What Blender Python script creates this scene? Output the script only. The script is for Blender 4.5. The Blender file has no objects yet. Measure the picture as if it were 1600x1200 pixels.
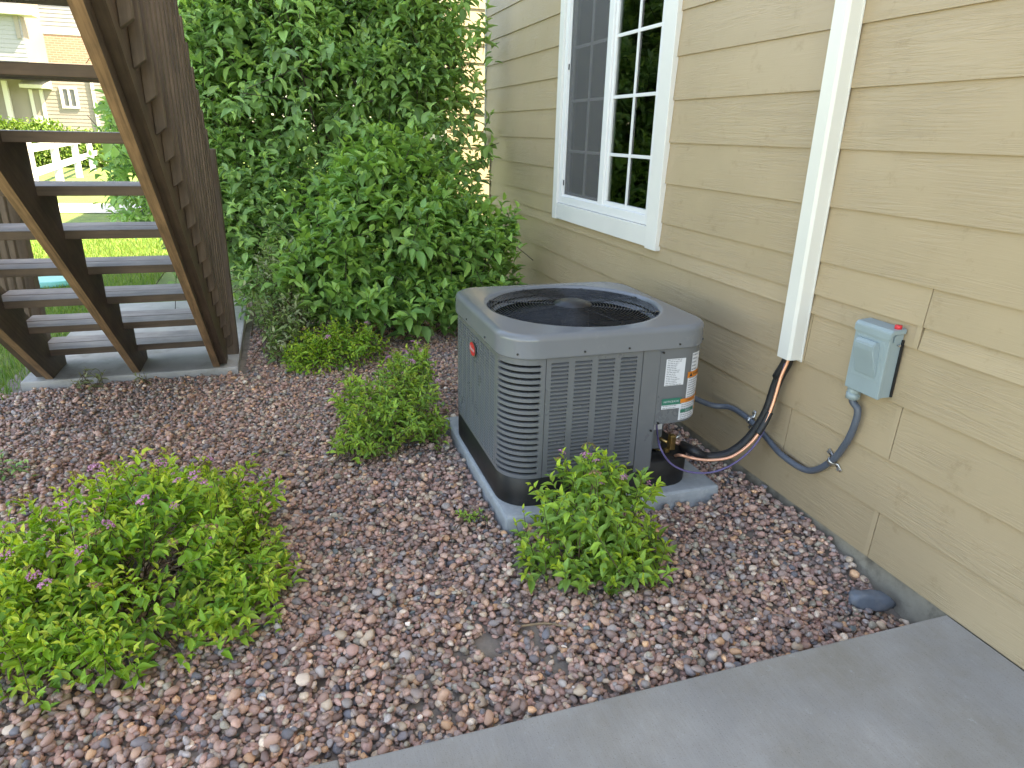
import bpy, bmesh, math, random
import numpy as np
from mathutils import Vector, Matrix

random.seed(7)
rng = np.random.default_rng(7)
scene = bpy.context.scene
C = scene.collection
R_ = math.radians

# ------------------------------------------------------------------ camera
F_PX, PITCH, ROLL, YAW = 1069.33, 0.35054, 0.02497, 1.24594   # focal length in px of a 1600 px wide frame
EYE = np.array([0.0, 0.0, 1.4474])
_f = np.array([-math.sin(YAW)*math.cos(PITCH), math.cos(YAW)*math.cos(PITCH), -math.sin(PITCH)])
_r = np.array([math.cos(YAW), math.sin(YAW), 0.0])
_u = np.cross(_r, _f)
CR = math.cos(ROLL)*_r + math.sin(ROLL)*_u
CU = -math.sin(ROLL)*_r + math.cos(ROLL)*_u
cam_d = bpy.data.cameras.new('camera')
cam = bpy.data.objects.new('camera', cam_d)
C.objects.link(cam)
cam_d.sensor_width = 36.0
cam_d.lens = F_PX/1600*36.0
cam_d.clip_start = 0.02
cam_d.clip_end = 2000
cam.matrix_world = Matrix(((CR[0], CU[0], -_f[0], EYE[0]), (CR[1], CU[1], -_f[1], EYE[1]), (CR[2], CU[2], -_f[2], EYE[2]), (0, 0, 0, 1)))
scene.camera = cam

# ------------------------------------------------------------------ light
SUN_EL = R_(52)
sdir = Vector((0.40*math.cos(SUN_EL), 0.917*math.cos(SUN_EL), math.sin(SUN_EL))).normalized()
world = bpy.data.worlds.new('World')
scene.world = world
world.use_nodes = True
wn = world.node_tree
sky = wn.nodes.new('ShaderNodeTexSky')
sky.sky_type = 'NISHITA'
sky.sun_disc = False
sky.sun_elevation = SUN_EL
sky.sun_rotation = math.atan2(0.40, 0.917)
sky.altitude = 1600
sky.air_density = 1.0
sky.dust_density = 3.5
sky.ozone_density = 0.6
bg = wn.nodes['Background']
wn.links.new(sky.outputs[0], bg.inputs[0])
bg.inputs[1].default_value = 0.15
sun_d = bpy.data.lights.new('sun', 'SUN')
sun_d.energy = 4.0
sun_d.angle = R_(0.53)
sun_d.color = (1.0, 0.94, 0.84)
sun = bpy.data.objects.new('sun', sun_d)
C.objects.link(sun)
sun.rotation_euler = sdir.to_track_quat('Z', 'Y').to_euler()
sun.location = (3, 8, 14)
scene.view_settings.view_transform = 'Standard'
scene.view_settings.look = 'None'
scene.view_settings.gamma = 1.0
scene.view_settings.use_curve_mapping = False
scene.view_settings.exposure = 2.75
scene.cycles.max_bounces = 7
scene.cycles.transparent_max_bounces = 8
scene.view_settings.use_white_balance = True
scene.view_settings.white_balance_temperature = 8900

# ------------------------------------------------------------------ pixel helpers (a pixel gives a direction only)
def ray(p):
    return _f + CR*(p[0]-800)/F_PX - CU*(p[1]-600)/F_PX
def onX(p, x): v = ray(p); return EYE + v*(x-EYE[0])/v[0]
def onY(p, y): v = ray(p); return EYE + v*(y-EYE[1])/v[1]
def onZ(p, z): v = ray(p); return EYE + v*(z-EYE[2])/v[2]
def to_px(P):
    P = np.atleast_2d(P)-EYE
    d = P@_f
    return np.stack([800+F_PX*(P@CR)/d, 600-F_PX*(P@CU)/d], -1), d

# ------------------------------------------------------------------ materials
def new_mat(name):
    m = bpy.data.materials.new(name); m.use_nodes = True
    nt = m.node_tree
    return m, nt, nt.nodes['Principled BSDF']
def N(nt, t, **kw):
    n = nt.nodes.new(t)
    for k, v in kw.items(): setattr(n, k, v)
    return n
def coords(nt, scale=(1, 1, 1), rnd=True):
    tc = N(nt, 'ShaderNodeTexCoord')
    mp = N(nt, 'ShaderNodeMapping')
    mp.inputs['Scale'].default_value = scale
    nt.links.new(tc.outputs['Object'], mp.inputs['Vector'])
    if rnd:
        oi = N(nt, 'ShaderNodeObjectInfo')
        mu = N(nt, 'ShaderNodeVectorMath', operation='SCALE'); mu.inputs[0].default_value = (37, 53, 71)
        nt.links.new(oi.outputs['Random'], mu.inputs['Scale'])
        nt.links.new(mu.outputs[0], mp.inputs['Location'])
    return mp
def noise(nt, vec, scale, detail=5, rough=.6, dist=0):
    n = N(nt, 'ShaderNodeTexNoise')
    n.inputs['Scale'].default_value = scale; n.inputs['Detail'].default_value = detail
    n.inputs['Roughness'].default_value = rough; n.inputs['Distortion'].default_value = dist
    nt.links.new(vec.outputs[0], n.inputs['Vector'])
    return n
def ramp(nt, src, stops):
    r = N(nt, 'ShaderNodeValToRGB')
    el = r.color_ramp.elements
    while len(el) < len(stops): el.new(.5)
    for e, (p, c) in zip(el, stops):
        e.position = p; e.color = (*c, 1) if len(c) == 3 else c
    nt.links.new(src, r.inputs[0])
    return r
def mul(c, k): return tuple(min(1, x*k) for x in c)
def surf(name, col, rough=.6, var=.12, scale=8, bump=.0, bscale=40, stretch=(1, 1, 1), metallic=0, spec=.5, dirt=None, bdist=.002):
    """plain painted / mineral surface: base colour with cloudy variation, optional stains and fine relief"""
    m, nt, b = new_mat(name)
    mp = coords(nt, stretch)
    n1 = noise(nt, mp, scale, 6)
    r = ramp(nt, n1.outputs['Fac'], [(.3, mul(col, 1-var)), (.7, mul(col, 1+var))])
    out = r.outputs[0]
    if dirt:
        n2 = noise(nt, mp, dirt[1], 8, .7)
        rr = ramp(nt, n2.outputs['Fac'], [(dirt[2], (0, 0, 0)), (dirt[3], (1, 1, 1))])
        mx = N(nt, 'ShaderNodeMix', data_type='RGBA')
        nt.links.new(rr.outputs[0], mx.inputs[0]); nt.links.new(out, mx.inputs[6]); mx.inputs[7].default_value = (*dirt[0], 1)
        out = mx.outputs[2]
    nt.links.new(out, b.inputs['Base Color'])
    rr2 = N(nt, 'ShaderNodeMapRange'); rr2.inputs['To Min'].default_value = max(0, rough-.1); rr2.inputs['To Max'].default_value = min(1, rough+.1)
    nt.links.new(n1.outputs['Fac'], rr2.inputs['Value']); nt.links.new(rr2.outputs[0], b.inputs['Roughness'])
    b.inputs['Metallic'].default_value = metallic
    b.inputs['Specular IOR Level'].default_value = spec
    if bump:
        n3 = noise(nt, mp, bscale, 6, .65)
        bp = N(nt, 'ShaderNodeBump'); bp.inputs['Strength'].default_value = bump; bp.inputs['Distance'].default_value = bdist
        nt.links.new(n3.outputs['Fac'], bp.inputs['Height']); nt.links.new(bp.outputs[0], b.inputs['Normal'])
    return m
def wood(name, col, axis_scale, rough=.7, var=.35, bump=.5, slope=0):
    m, nt, b = new_mat(name)
    if slope:                                  # grain runs along a sloping board
        m0 = coords(nt, (1, 1, 1)); m0.inputs['Rotation'].default_value = (0, slope, 0)
        mp = N(nt, 'ShaderNodeMapping'); mp.inputs['Scale'].default_value = axis_scale
        nt.links.new(m0.outputs[0], mp.inputs['Vector'])
    else:
        mp = coords(nt, axis_scale)
    n1 = noise(nt, mp, 1.0, 7, .65, .4)
    r = ramp(nt, n1.outputs['Fac'], [(.28, mul(col, 1-var)), (.5, col), (.72, mul(col, 1+var*.8))])
    mp2 = coords(nt, (1, 1, 1))
    n2 = noise(nt, mp2, 5, 4)
    r2 = ramp(nt, n2.outputs['Fac'], [(.35, (.72, .72, .72)), (.65, (1.1, 1.08, 1.05))])
    mx = N(nt, 'ShaderNodeMix', data_type='RGBA', blend_type='MULTIPLY'); mx.inputs[0].default_value = 1
    nt.links.new(r.outputs[0], mx.inputs[6]); nt.links.new(r2.outputs[0], mx.inputs[7])
    nt.links.new(mx.outputs[2], b.inputs['Base Color'])
    b.inputs['Roughness'].default_value = rough
    bp = N(nt, 'ShaderNodeBump'); bp.inputs['Strength'].default_value = bump; bp.inputs['Distance'].default_value = .003
    nt.links.new(n1.outputs['Fac'], bp.inputs['Height']); nt.links.new(bp.outputs[0], b.inputs['Normal'])
    return m
def siding_mat(name, col):
    """fibre cement board with embossed wood grain under satin paint"""
    m, nt, b = new_mat(name)
    mp = coords(nt, (1.3, 1, 26))
    n1 = noise(nt, mp, 1.6, 5, .55, 1.1)
    w = N(nt, 'ShaderNodeMath', operation='MULTIPLY'); w.inputs[1].default_value = 34
    nt.links.new(n1.outputs['Fac'], w.inputs[0])
    sn = N(nt, 'ShaderNodeMath', operation='SINE'); nt.links.new(w.outputs[0], sn.inputs[0])
    mp3 = coords(nt, (2.2, 1, 5))
    n3 = noise(nt, mp3, 1.1, 3)
    msk = ramp(nt, n3.outputs['Fac'], [(.42, (0.1, .1, .1)), (.62, (1, 1, 1))])
    mm = N(nt, 'ShaderNodeMath', operation='MULTIPLY'); nt.links.new(sn.outputs[0], mm.inputs[0]); nt.links.new(msk.outputs[0], mm.inputs[1])
    mpf = coords(nt, (9, 1, 150))
    nf = noise(nt, mpf, 1.0, 4, .6)
    ad = N(nt, 'ShaderNodeMath', operation='MULTIPLY_ADD'); ad.inputs[1].default_value = .9
    nt.links.new(nf.outputs['Fac'], ad.inputs[0]); nt.links.new(mm.outputs[0], ad.inputs[2])
    bp = N(nt, 'ShaderNodeBump'); bp.inputs['Strength'].default_value = .42; bp.inputs['Distance'].default_value = .0012
    nt.links.new(ad.outputs[0], bp.inputs['Height']); nt.links.new(bp.outputs[0], b.inputs['Normal'])
    mp4 = coords(nt, (1, 1, 1))
    n4 = noise(nt, mp4, 1.8, 6)
    r = ramp(nt, n4.outputs['Fac'], [(.3, mul(col, .93)), (.7, mul(col, 1.06))])
    n5 = noise(nt, coords(nt, (12, 12, 12)), 1.0, 8, .75)
    r5 = ramp(nt, n5.outputs['Fac'], [(.30, (.86, .84, .8)), (.42, (1, 1, 1))])
    mx = N(nt, 'ShaderNodeMix', data_type='RGBA', blend_type='MULTIPLY'); mx.inputs[0].default_value = 1
    nt.links.new(r.outputs[0], mx.inputs[6]); nt.links.new(r5.outputs[0], mx.inputs[7])
    nt.links.new(mx.outputs[2], b.inputs['Base Color'])
    b.inputs['Roughness'].default_value = .42
    b.inputs['Specular IOR Level'].default_value = .4
    return m
def attr_mat(name, rough=.55, transl=0.0, speck=0.0, bump=0.0, spec=.4, back=None):
    """colour comes from the per-piece attribute 'col' (natural colour of each leaf / stone)"""
    m, nt, b = new_mat(name)
    at = N(nt, 'ShaderNodeAttribute', attribute_name='col')
    out = at.outputs['Color']
    if speck:
        mp = coords(nt, (1, 1, 1), False)
        n1 = noise(nt, mp, 130, 5, .7)
        r = ramp(nt, n1.outputs['Fac'], [(.3, (1-speck,)*3), (.7, (1+speck,)*3)])
        mx = N(nt, 'ShaderNodeMix', data_type='RGBA', blend_type='MULTIPLY'); mx.inputs[0].default_value = 1
        nt.links.new(out, mx.inputs[6]); nt.links.new(r.outputs[0], mx.inputs[7]); out = mx.outputs[2]
        if bump:
            bp = N(nt, 'ShaderNodeBump'); bp.inputs['Strength'].default_value = bump; bp.inputs['Distance'].default_value = .0015
            nt.links.new(n1.outputs['Fac'], bp.inputs['Height']); nt.links.new(bp.outputs[0], b.inputs['Normal'])
    nt.links.new(out, b.inputs['Base Color'])
    b.inputs['Roughness'].default_value = rough
    b.inputs['Specular IOR Level'].default_value = spec
    if transl:
        tr = N(nt, 'ShaderNodeBsdfTranslucent')
        hs = N(nt, 'ShaderNodeHueSaturation'); hs.inputs['Hue'].default_value = .485; hs.inputs['Saturation'].default_value = 1.1; hs.inputs['Value'].default_value = 1.25
        nt.links.new(out, hs.inputs['Color']); nt.links.new(hs.outputs[0], tr.inputs['Color'])
        ms = N(nt, 'ShaderNodeMixShader'); ms.inputs[0].default_value = transl
        nt.links.new(b.outputs[0], ms.inputs[1]); nt.links.new(tr.outputs[0], ms.inputs[2])
        nt.links.new(ms.outputs[0], nt.nodes['Material Output'].inputs['Surface'])
    return m
def glass_mat(name, tint=(.8, .85, .83), refl=.06):
    m, nt, b = new_mat(name)
    nt.nodes.remove(b)
    tr = N(nt, 'ShaderNodeBsdfTransparent'); tr.inputs[0].default_value = (*tint, 1)
    gl = N(nt, 'ShaderNodeBsdfGlossy'); gl.inputs['Roughness'].default_value = .01
    fr = N(nt, 'ShaderNodeFresnel'); fr.inputs['IOR'].default_value = 1.55
    ad = N(nt, 'ShaderNodeMath', operation='ADD'); ad.inputs[1].default_value = refl
    nt.links.new(fr.outputs[0], ad.inputs[0])
    ms = N(nt, 'ShaderNodeMixShader')
    nt.links.new(ad.outputs[0], ms.inputs[0]); nt.links.new(tr.outputs[0], ms.inputs[1]); nt.links.new(gl.outputs[0], ms.inputs[2])
    nt.links.new(ms.outputs[0], nt.nodes['Material Output'].inputs['Surface'])
    return m
def screen_mat(name):
    m, nt, b = new_mat(name)
    b.inputs['Base Color'].default_value = (.13, .125, .13, 1); b.inputs['Roughness'].default_value = .6
    tr = N(nt, 'ShaderNodeBsdfTransparent')
    ms = N(nt, 'ShaderNodeMixShader'); ms.inputs[0].default_value = .5
    nt.links.new(tr.outputs[0], ms.inputs[1]); nt.links.new(b.outputs[0], ms.inputs[2])
    nt.links.new(ms.outputs[0], nt.nodes['Material Output'].inputs['Surface'])
    return m
def brick_mat(name):
    m, nt, b = new_mat(name)
    mp = coords(nt, (1, 1, 1), False)
    sp = N(nt, 'ShaderNodeSeparateXYZ'); cb = N(nt, 'ShaderNodeCombineXYZ')
    nt.links.new(mp.outputs[0], sp.inputs[0])
    nt.links.new(sp.outputs['Y'], cb.inputs['X']); nt.links.new(sp.outputs['Z'], cb.inputs['Y'])
    bt = N(nt, 'ShaderNodeTexBrick')
    bt.inputs['Color1'].default_value = (.27, .15, .105, 1); bt.inputs['Color2'].default_value = (.32, .19, .13, 1); bt.inputs['Mortar'].default_value = (.30, .27, .23, 1)
    bt.inputs['Scale'].default_value = 1; bt.inputs['Brick Width'].default_value = .3; bt.inputs['Row Height'].default_value = .11; bt.inputs['Mortar Size'].default_value = .012
    nt.links.new(cb.outputs[0], bt.inputs['Vector']); nt.links.new(bt.outputs['Color'], b.inputs['Base Color'])
    b.inputs['Roughness'].default_value = .85
    return m

M = {}
TAN = (.415, .315, .200)
M['siding'] = siding_mat('tan_siding', TAN)
M['caulk'] = surf('tan_caulk', mul(TAN, 1.03), .5, .04, 12)
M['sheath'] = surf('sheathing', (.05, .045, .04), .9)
M['trim'] = surf('white_trim_paint', (.72, .71, .68), .42, .03, 3, .08, 60)
M['vinyl'] = surf('white_vinyl', (.76, .76, .76), .32, .02, 3)
M['cover'] = surf('ivory_cover', (.70, .69, .64), .36, .03, 4)
M['found'] = surf('foundation_concrete', (.36, .32, .255), .9, .22, 6, .5, 60, dirt=((.16, .14, .11), 9, .5, .7))
def slab_mat():
    m, nt, b = new_mat('patio_concrete')
    mp = coords(nt, (1, 1, 1)); mb = coords(nt, (14, 170, 1))
    n1 = noise(nt, mp, 2.6, 7, .62); n2 = noise(nt, mb, 1.0, 4, .6); n3 = noise(nt, mp, 1.5, 9, .7); n4 = noise(nt, mp, 260, 3, .6); n5 = noise(nt, mp, 26, 8, .75)
    r1 = ramp(nt, n1.outputs['Fac'], [(.3, (.285, .265, .243)), (.7, (.395, .365, .332))])
    def mix(a, bcol, fac, blend='MIX'):
        x = N(nt, 'ShaderNodeMix', data_type='RGBA', blend_type=blend)
        if isinstance(fac, float): x.inputs[0].default_value = fac
        else: nt.links.new(fac, x.inputs[0])
        nt.links.new(a, x.inputs[6])
        if isinstance(bcol, tuple): x.inputs[7].default_value = (*bcol, 1)
        else: nt.links.new(bcol, x.inputs[7])
        return x.outputs[2]
    st = ramp(nt, n3.outputs['Fac'], [(.47, (0, 0, 0)), (.66, (.8, .8, .8))])
    c = mix(r1.outputs[0], (.27, .235, .185), st.outputs[0])
    ef = ramp(nt, n5.outputs['Fac'], [(.62, (0, 0, 0)), (.74, (.55, .55, .55))])
    c = mix(c, (.50, .49, .48), ef.outputs[0])
    br = ramp(nt, n2.outputs['Fac'], [(.3, (.955, .955, .955)), (.7, (1.04, 1.04, 1.04))])
    c = mix(c, br.outputs[0], 1.0, 'MULTIPLY')
    po = ramp(nt, n4.outputs['Fac'], [(.30, (.62, .6, .58)), (.40, (1, 1, 1))])
    c = mix(c, po.outputs[0], 1.0, 'MULTIPLY')
    nt.links.new(c, b.inputs['Base Color']); b.inputs['Roughness'].default_value = .78
    ad = N(nt, 'ShaderNodeMath', operation='ADD'); nt.links.new(n2.outputs['Fac'], ad.inputs[0]); nt.links.new(n4.outputs['Fac'], ad.inputs[1])
    bp = N(nt, 'ShaderNodeBump'); bp.inputs['Strength'].default_value = .35; bp.inputs['Distance'].default_value = .0015
    nt.links.new(ad.outputs[0], bp.inputs['Height']); nt.links.new(bp.outputs[0], b.inputs['Normal'])
    return m
M['slab'] = slab_mat()
M['bounce'] = surf('bounce_concrete', (.55, .52, .46), .85, .08, 3, .4, 120)
M['landing'] = surf('landing_concrete', (.42, .40, .37), .85, .15, 5, .5, 120, dirt=((.26, .24, .2), 4, .5, .7))
M['pad'] = surf('pad_concrete', (.36, .385, .40), .85, .12, 14, .4, 170, dirt=((.48, .49, .49), 20, .5, .75))
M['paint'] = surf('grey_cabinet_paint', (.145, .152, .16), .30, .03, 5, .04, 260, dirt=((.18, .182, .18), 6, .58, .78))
M['paint2'] = surf('grey_cap_sky_tint', (.175, .185, .20), .20, .03, 4, .02, 260, dirt=((.23, .235, .235), 7, .60, .78))  # sky reflection put into the cap colour as a bluer grey
M['black'] = surf('black_plastic', (.012, .012, .013), .45, .2, 12, .15, 90, dirt=((.05, .045, .04), 8, .58, .75))
M['wire'] = surf('black_wire_coating', (.022, .023, .026), .28, .1, 10)
M['hub'] = surf('hub_plastic', (.022, .023, .026), .4, .1, 10)
M['blade'] = surf('fan_blade', (.006, .0065, .008), .55, .1, 6, spec=.25)
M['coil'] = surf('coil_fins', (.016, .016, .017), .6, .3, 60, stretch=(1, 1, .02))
M['steel'] = surf('zinc_steel', (.5, .5, .5), .35, .15, 30, metallic=.9)
M['brass'] = surf('brass', (.45, .30, .12), .35, .2, 30, metallic=.9)
M['copper'] = surf('copper', (.85, .42, .27), .38, .12, 30, metallic=.55)
M['dullcopper'] = surf('dull_copper', (.42, .25, .19), .4, .2, 30, metallic=.7)
M['foam'] = surf('black_foam_insulation', (.016, .016, .017), .5, .3, 30, .5, 130)
M['conduit'] = surf('grey_conduit', (.085, .10, .125), .42, .1, 20)
M['purple'] = surf('purple_cable', (.135, .11, .25), .4, .1, 20)
M['box'] = surf('disconnect_grey', (.27, .335, .345), .38, .05, 8, .05, 200)
M['red'] = surf('red_plastic', (.62, .03, .035), .4)
M['paper'] = surf('white_label_paper', (.68, .69, .72), .45, .03, 30)
M['ink'] = surf('grey_label_print', (.27, .28, .31), .5)
M['inkd'] = surf('dark_label_print', (.03, .03, .03), .5)
M['orange'] = surf('orange_label', (.70, .22, .03), .45)
M['green'] = surf('green_label', (.015, .17, .115), .45)
M['yellow'] = surf('yellow_label', (.75, .55, .05), .45)
M['stair'] = wood('stained_lumber_x', (.125, .085, .06), (4, 70, 70), slope=.674)
M['stair_lit_edge'] = wood('lumber_lit_underside', (.30, .185, .105), (4, 80, 80), var=.55, slope=.674)
M['stair2'] = wood('stained_tread_edge', (.125, .085, .06), (45, 2.2, 45), var=.35)
M['tread'] = wood('weathered_tread', (.34, .31, .29), (45, 2.2, 45), var=.3, bump=.6)
M['baluster'] = wood('stained_baluster', (.15, .108, .08), (50, 50, 2.5), bump=.4)
M['leaf'] = attr_mat('shrub_leaf', .42, .30, spec=.45)
M['spleaf'] = attr_mat('spirea_leaf', .5, .33, spec=.35)
M['stem'] = surf('brown_stem', (.12, .075, .045), .8, .3, 30)
M['straw'] = surf('dry_straw', (.36, .25, .14), .8, .2, 30)
M['flower'] = attr_mat('flower_petals', .7, .2, spec=.2)
M['grass'] = attr_mat('grass_blade', .5, .3, spec=.3)
M['pebble'] = attr_mat('river_pebble', .62, 0, .32, .35, spec=.4)
M['soil'] = surf('sandy_soil', (.26, .215, .175), .95, .25, 25, .8, 90, dirt=((.17, .13, .105), 5, .45, .65), bdist=.004)
M['lawn'] = surf('lawn_ground', (.12, .19, .04), .9, .3, 3, .8, 60, dirt=((.19, .22, .06), 1.1, .5, .7), bdist=.02)
M['path'] = surf('far_path', (.52, .49, .44), .85, .1, 3)
M['glass'] = glass_mat('window_glass')
M['screen'] = screen_mat('insect_screen')
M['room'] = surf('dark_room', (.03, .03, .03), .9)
M['roof'] = surf('roof_shingle', (.10, .09, .085), .9, .25, 14, .5, 40)
M['cream'] = surf('cream_siding', (.50, .43, .30), .6, .05, 3)
M['whitesiding'] = surf('white_siding', (.27, .27, .28), .6, .05, 1)
M['greige'] = surf('greige_siding', (.24, .21, .185), .6, .06, 1)
M['brick'] = brick_mat('far_brick')
M['farwhite'] = surf('far_white_trim', (.50, .49, .47), .5, .03, 2)
M['farglass'] = surf('far_window_glass', (.06, .07, .08), .12)
M['turq'] = surf('turquoise_plastic', (.13, .48, .44), .4)
M['rock'] = surf('slate_rock', (.14, .16, .185), .5, .2, 14, .4, 40, dirt=((.24, .23, .22), 10, .55, .7))
M['bark'] = surf('shrub_bark', (.075, .055, .042), .85, .3, 25, .5, 50)

# ------------------------------------------------------------------ object helpers
WL = {}
def link(o, parent, wloc):
    C.objects.link(o)
    WL[o.name] = np.array(wloc, float)
    if parent is not None:
        o.parent = parent
        o.location = tuple(np.array(wloc)-WL[parent.name])
    else:
        o.location = tuple(wloc)
    return o
def root(name, loc, label=None, cat=None, group=None, parent=None):
    o = bpy.data.objects.new(name, None); o.empty_display_size = .1
    link(o, parent, loc); tag(o, label, cat, group)
    return o
def tag(o, label=None, cat=None, group=None, kind=None):
    if label: o['label'] = label
    if cat: o['category'] = cat
    if group: o['group'] = group
    if kind: o['kind'] = kind
    return o
def mesh(name, V, Fc, mat, parent=None, smooth=False, col=None, origin=None):
    V = np.asarray(V, float)
    c = (V.min(0)+V.max(0))/2 if origin is None else np.asarray(origin, float)
    me = bpy.data.meshes.new(name)
    if isinstance(Fc, np.ndarray):
        n, k = Fc.shape
        me.vertices.add(len(V)); me.vertices.foreach_set('co', (V-c).astype(np.float32).ravel())
        me.loops.add(n*k); me.loops.foreach_set('vertex_index', Fc.astype(np.int32).ravel())
        me.polygons.add(n); me.polygons.foreach_set('loop_start', np.arange(0, n*k, k, dtype=np.int32))
        me.update(calc_edges=True)
    else:
        me.from_pydata([tuple(v) for v in V-c], [], Fc)
    if smooth:
        me.polygons.foreach_set('use_smooth', np.ones(len(me.polygons), dtype=bool))
    if col is not None:
        a = me.attributes.new('col', 'FLOAT_COLOR', 'POINT')
        cc = np.ones((len(V), 4), np.float32); cc[:, :3] = col
        a.data.foreach_set('color', cc.ravel())
    me.validate(); me.update()
    if mat is not None: me.materials.append(mat)
    o = bpy.data.objects.new(name, me)
    return link(o, parent, c)
BOXF = [(0, 3, 2, 1), (4, 5, 6, 7), (0, 1, 5, 4), (1, 2, 6, 5), (2, 3, 7, 6), (3, 0, 4, 7)]
def boxv(x0, x1, y0, y1, z0, z1):
    return [(x0, y0, z0), (x1, y0, z0), (x1, y1, z0), (x0, y1, z0), (x0, y0, z1), (x1, y0, z1), (x1, y1, z1), (x0, y1, z1)]
def bev(o, w=.003, seg=2):
    bm = bmesh.new(); bm.from_mesh(o.data)
    bmesh.ops.bevel(bm, geom=bm.edges[:], offset=w, segments=seg, profile=.6, affect='EDGES')
    bm.to_mesh(o.data); bm.free()
    return o
def box(name, x0, x1, y0, y1, z0, z1, mat, parent=None, bw=0, seg=2):
    o = mesh(name, boxv(x0, x1, y0, y1, z0, z1), BOXF, mat, parent)
    if bw: bev(o, bw, seg)
    return o
def spline(pts, n=10):
    P = np.array(pts, float); out = []
    Q = np.vstack([2*P[0]-P[1], P, 2*P[-1]-P[-2]])
    for i in range(1, len(Q)-2):
        for t in np.linspace(0, 1, n, endpoint=False):
            a, b, c, d = Q[i-1:i+3]
            out.append(.5*((2*b)+(-a+c)*t+(2*a-5*b+4*c-d)*t*t+(-a+3*b-3*c+d)*t**3))
    out.append(P[-1])
    return np.array(out)
def tube_geo(P, rad, seg=10, caps=True):
    P = np.asarray(P, float); n = len(P)
    rad = np.full(n, rad) if np.isscalar(rad) else np.asarray(rad)
    T = np.gradient(P, axis=0); T /= np.linalg.norm(T, axis=1)[:, None]
    a = np.array([0, 0, 1.0]) if abs(T[0][2]) < .9 else np.array([1.0, 0, 0])
    V = []; nrm = np.cross(T[0], a); nrm /= np.linalg.norm(nrm)
    for i in range(n):
        nrm = nrm-T[i]*(nrm@T[i]); nrm /= np.linalg.norm(nrm)
        bn = np.cross(T[i], nrm)
        for k in range(seg):
            an = 2*math.pi*k/seg
            V.append(P[i]+rad[i]*(math.cos(an)*nrm+math.sin(an)*bn))
    Fc = []
    for i in range(n-1):
        for k in range(seg):
            k2 = (k+1) % seg
            Fc.append((i*seg+k, i*seg+k2, (i+1)*seg+k2, (i+1)*seg+k))
    if caps:
        Fc.append(tuple(range(seg))[::-1]); Fc.append(tuple((n-1)*seg+k for k in range(seg)))
    return V, Fc
def tube(name, pts, rad, mat, parent=None, seg=10, n=10, smooth_path=True):
    P = spline(pts, n) if smooth_path and len(pts) > 2 else np.array(pts, float)
    V, Fc = tube_geo(P, rad, seg)
    return mesh(name, V, Fc, mat, parent, smooth=True)
def merge(parts):
    V = []; Fc = []
    for v, f in parts:
        o = len(V); V += [tuple(p) for p in v]; Fc += [tuple(i+o for i in q) for q in f]
    return V, Fc
def copyo(o, parent, wloc, rot=None, scale=None, mat=None):
    c = o.copy(); link(c, parent, wloc)
    if rot is not None: c.rotation_euler = rot
    if scale is not None: c.scale = scale
    return c

# ================================================================== GROUND
def ground_h(x, y):
    """height of the gravel surface (metres)"""
    x = np.asarray(x, float); y = np.asarray(y, float)
    h = .008*np.sin(x*3.1+1)*np.cos(y*2.7)+.006*np.sin(x*7.3+y*5.1)
    h = h+.036*np.exp(-((x+1.28)/.28)**2)*(1/(1+np.exp((y-1.25)/.12)))      # gravel raked up to the slab
    h = h-.055*np.exp(-(((x+1.30)/.24)**2+((y-1.86)/.26)**2))                # hollow by the foundation
    h = h+.02*np.exp(-((x+4.3)/.5)**2)
    h = h+.034*np.exp(-((y-1.88)/.16)**2)*(1/(1+np.exp((x+1.62)/.06)))      # and against the house wall
    return h
GX0, GX1, GY0, GY1 = -6.6, -1.245, -1.62, 1.90
gx = np.linspace(GX0, GX1, 110); gy = np.linspace(GY0, GY1, 80)
XX, YY = np.meshgrid(gx, gy, indexing='ij')
ZZ = ground_h(XX, YY)-.022
Vg = np.stack([XX, YY, ZZ], -1).reshape(-1, 3)
ii = np.arange(109)[:, None]*80+np.arange(79)[None, :]
Fg = np.stack([ii, ii+80, ii+81, ii+1], -1).reshape(-1, 4)
gravel_bed = mesh('gravel_bed', Vg, Fg, M['soil'], None, True)
tag(gravel_bed, kind='structure')
# lawn and everything beyond: one big sheet round the bed
lawn = mesh('lawn', [(-400, -400, -.25), (400, -400, -.25), (400, 400, -.25), (-400, 400, -.25)], [(0, 1, 2, 3)], M['lawn'])
tag(lawn, kind='structure')
near_lawn = mesh('lawn', [(-120, -90, -.012), (-4.42, -90, -.012), (-4.42, -1.5, -.012), (-6.5, -1.5, -.012), (-6.5, 1.87, -.012), (-6.7, 30, -.012), (-120, 30, -.012)], [(0, 1, 2, 3, 4, 5, 6)], M['lawn'])
tag(near_lawn, kind='structure')
near_lawn2 = mesh('lawn', [(-4.42, -90, -.012), (-.31, -90, -.012), (-.31, -1.81, -.012), (-1.27, -1.81, -.012), (-1.27, -1.61, -.012), (-4.42, -1.5, -.012)], [(0, 1, 2, 3, 4, 5)], M['lawn'])
tag(near_lawn2, kind='structure')

# concrete slabs
SLAB_T = .066
s1 = box('patio_slab', -1.245, 1.6, .035, 1.874, -.05, SLAB_T, M['slab'], None, .008, 3); tag(s1, kind='structure')
s2 = box('patio_slab', -1.262, 1.6, -1.8, .020, -.05, SLAB_T-.002, M['slab'], None, .008, 3); tag(s2, kind='structure')
s3 = box('bounce_slab', -.30, 16, -18, -1.82, -.06, .055, M['bounce'], None, .008, 2); tag(s3, kind='structure')  # unseen slab added to bounce warm sunlight onto the house wall
lan = box('stair_landing', -6.3, -4.36, -1.50, -.335, -.05, .045, M['landing'], None, .008, 2); tag(lan, kind='structure')
path = mesh('path', [(-19, -9.0, .0), (-14.0, -5.6, .0), (-13.6, -2.2, .0), (-15.2, -2.2, .0), (-15.6, -5.0, .0), (-20, -8.0, .0)], [(0, 1, 2, 3, 4, 5)], M['path']); tag(path, kind='structure')

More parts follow.
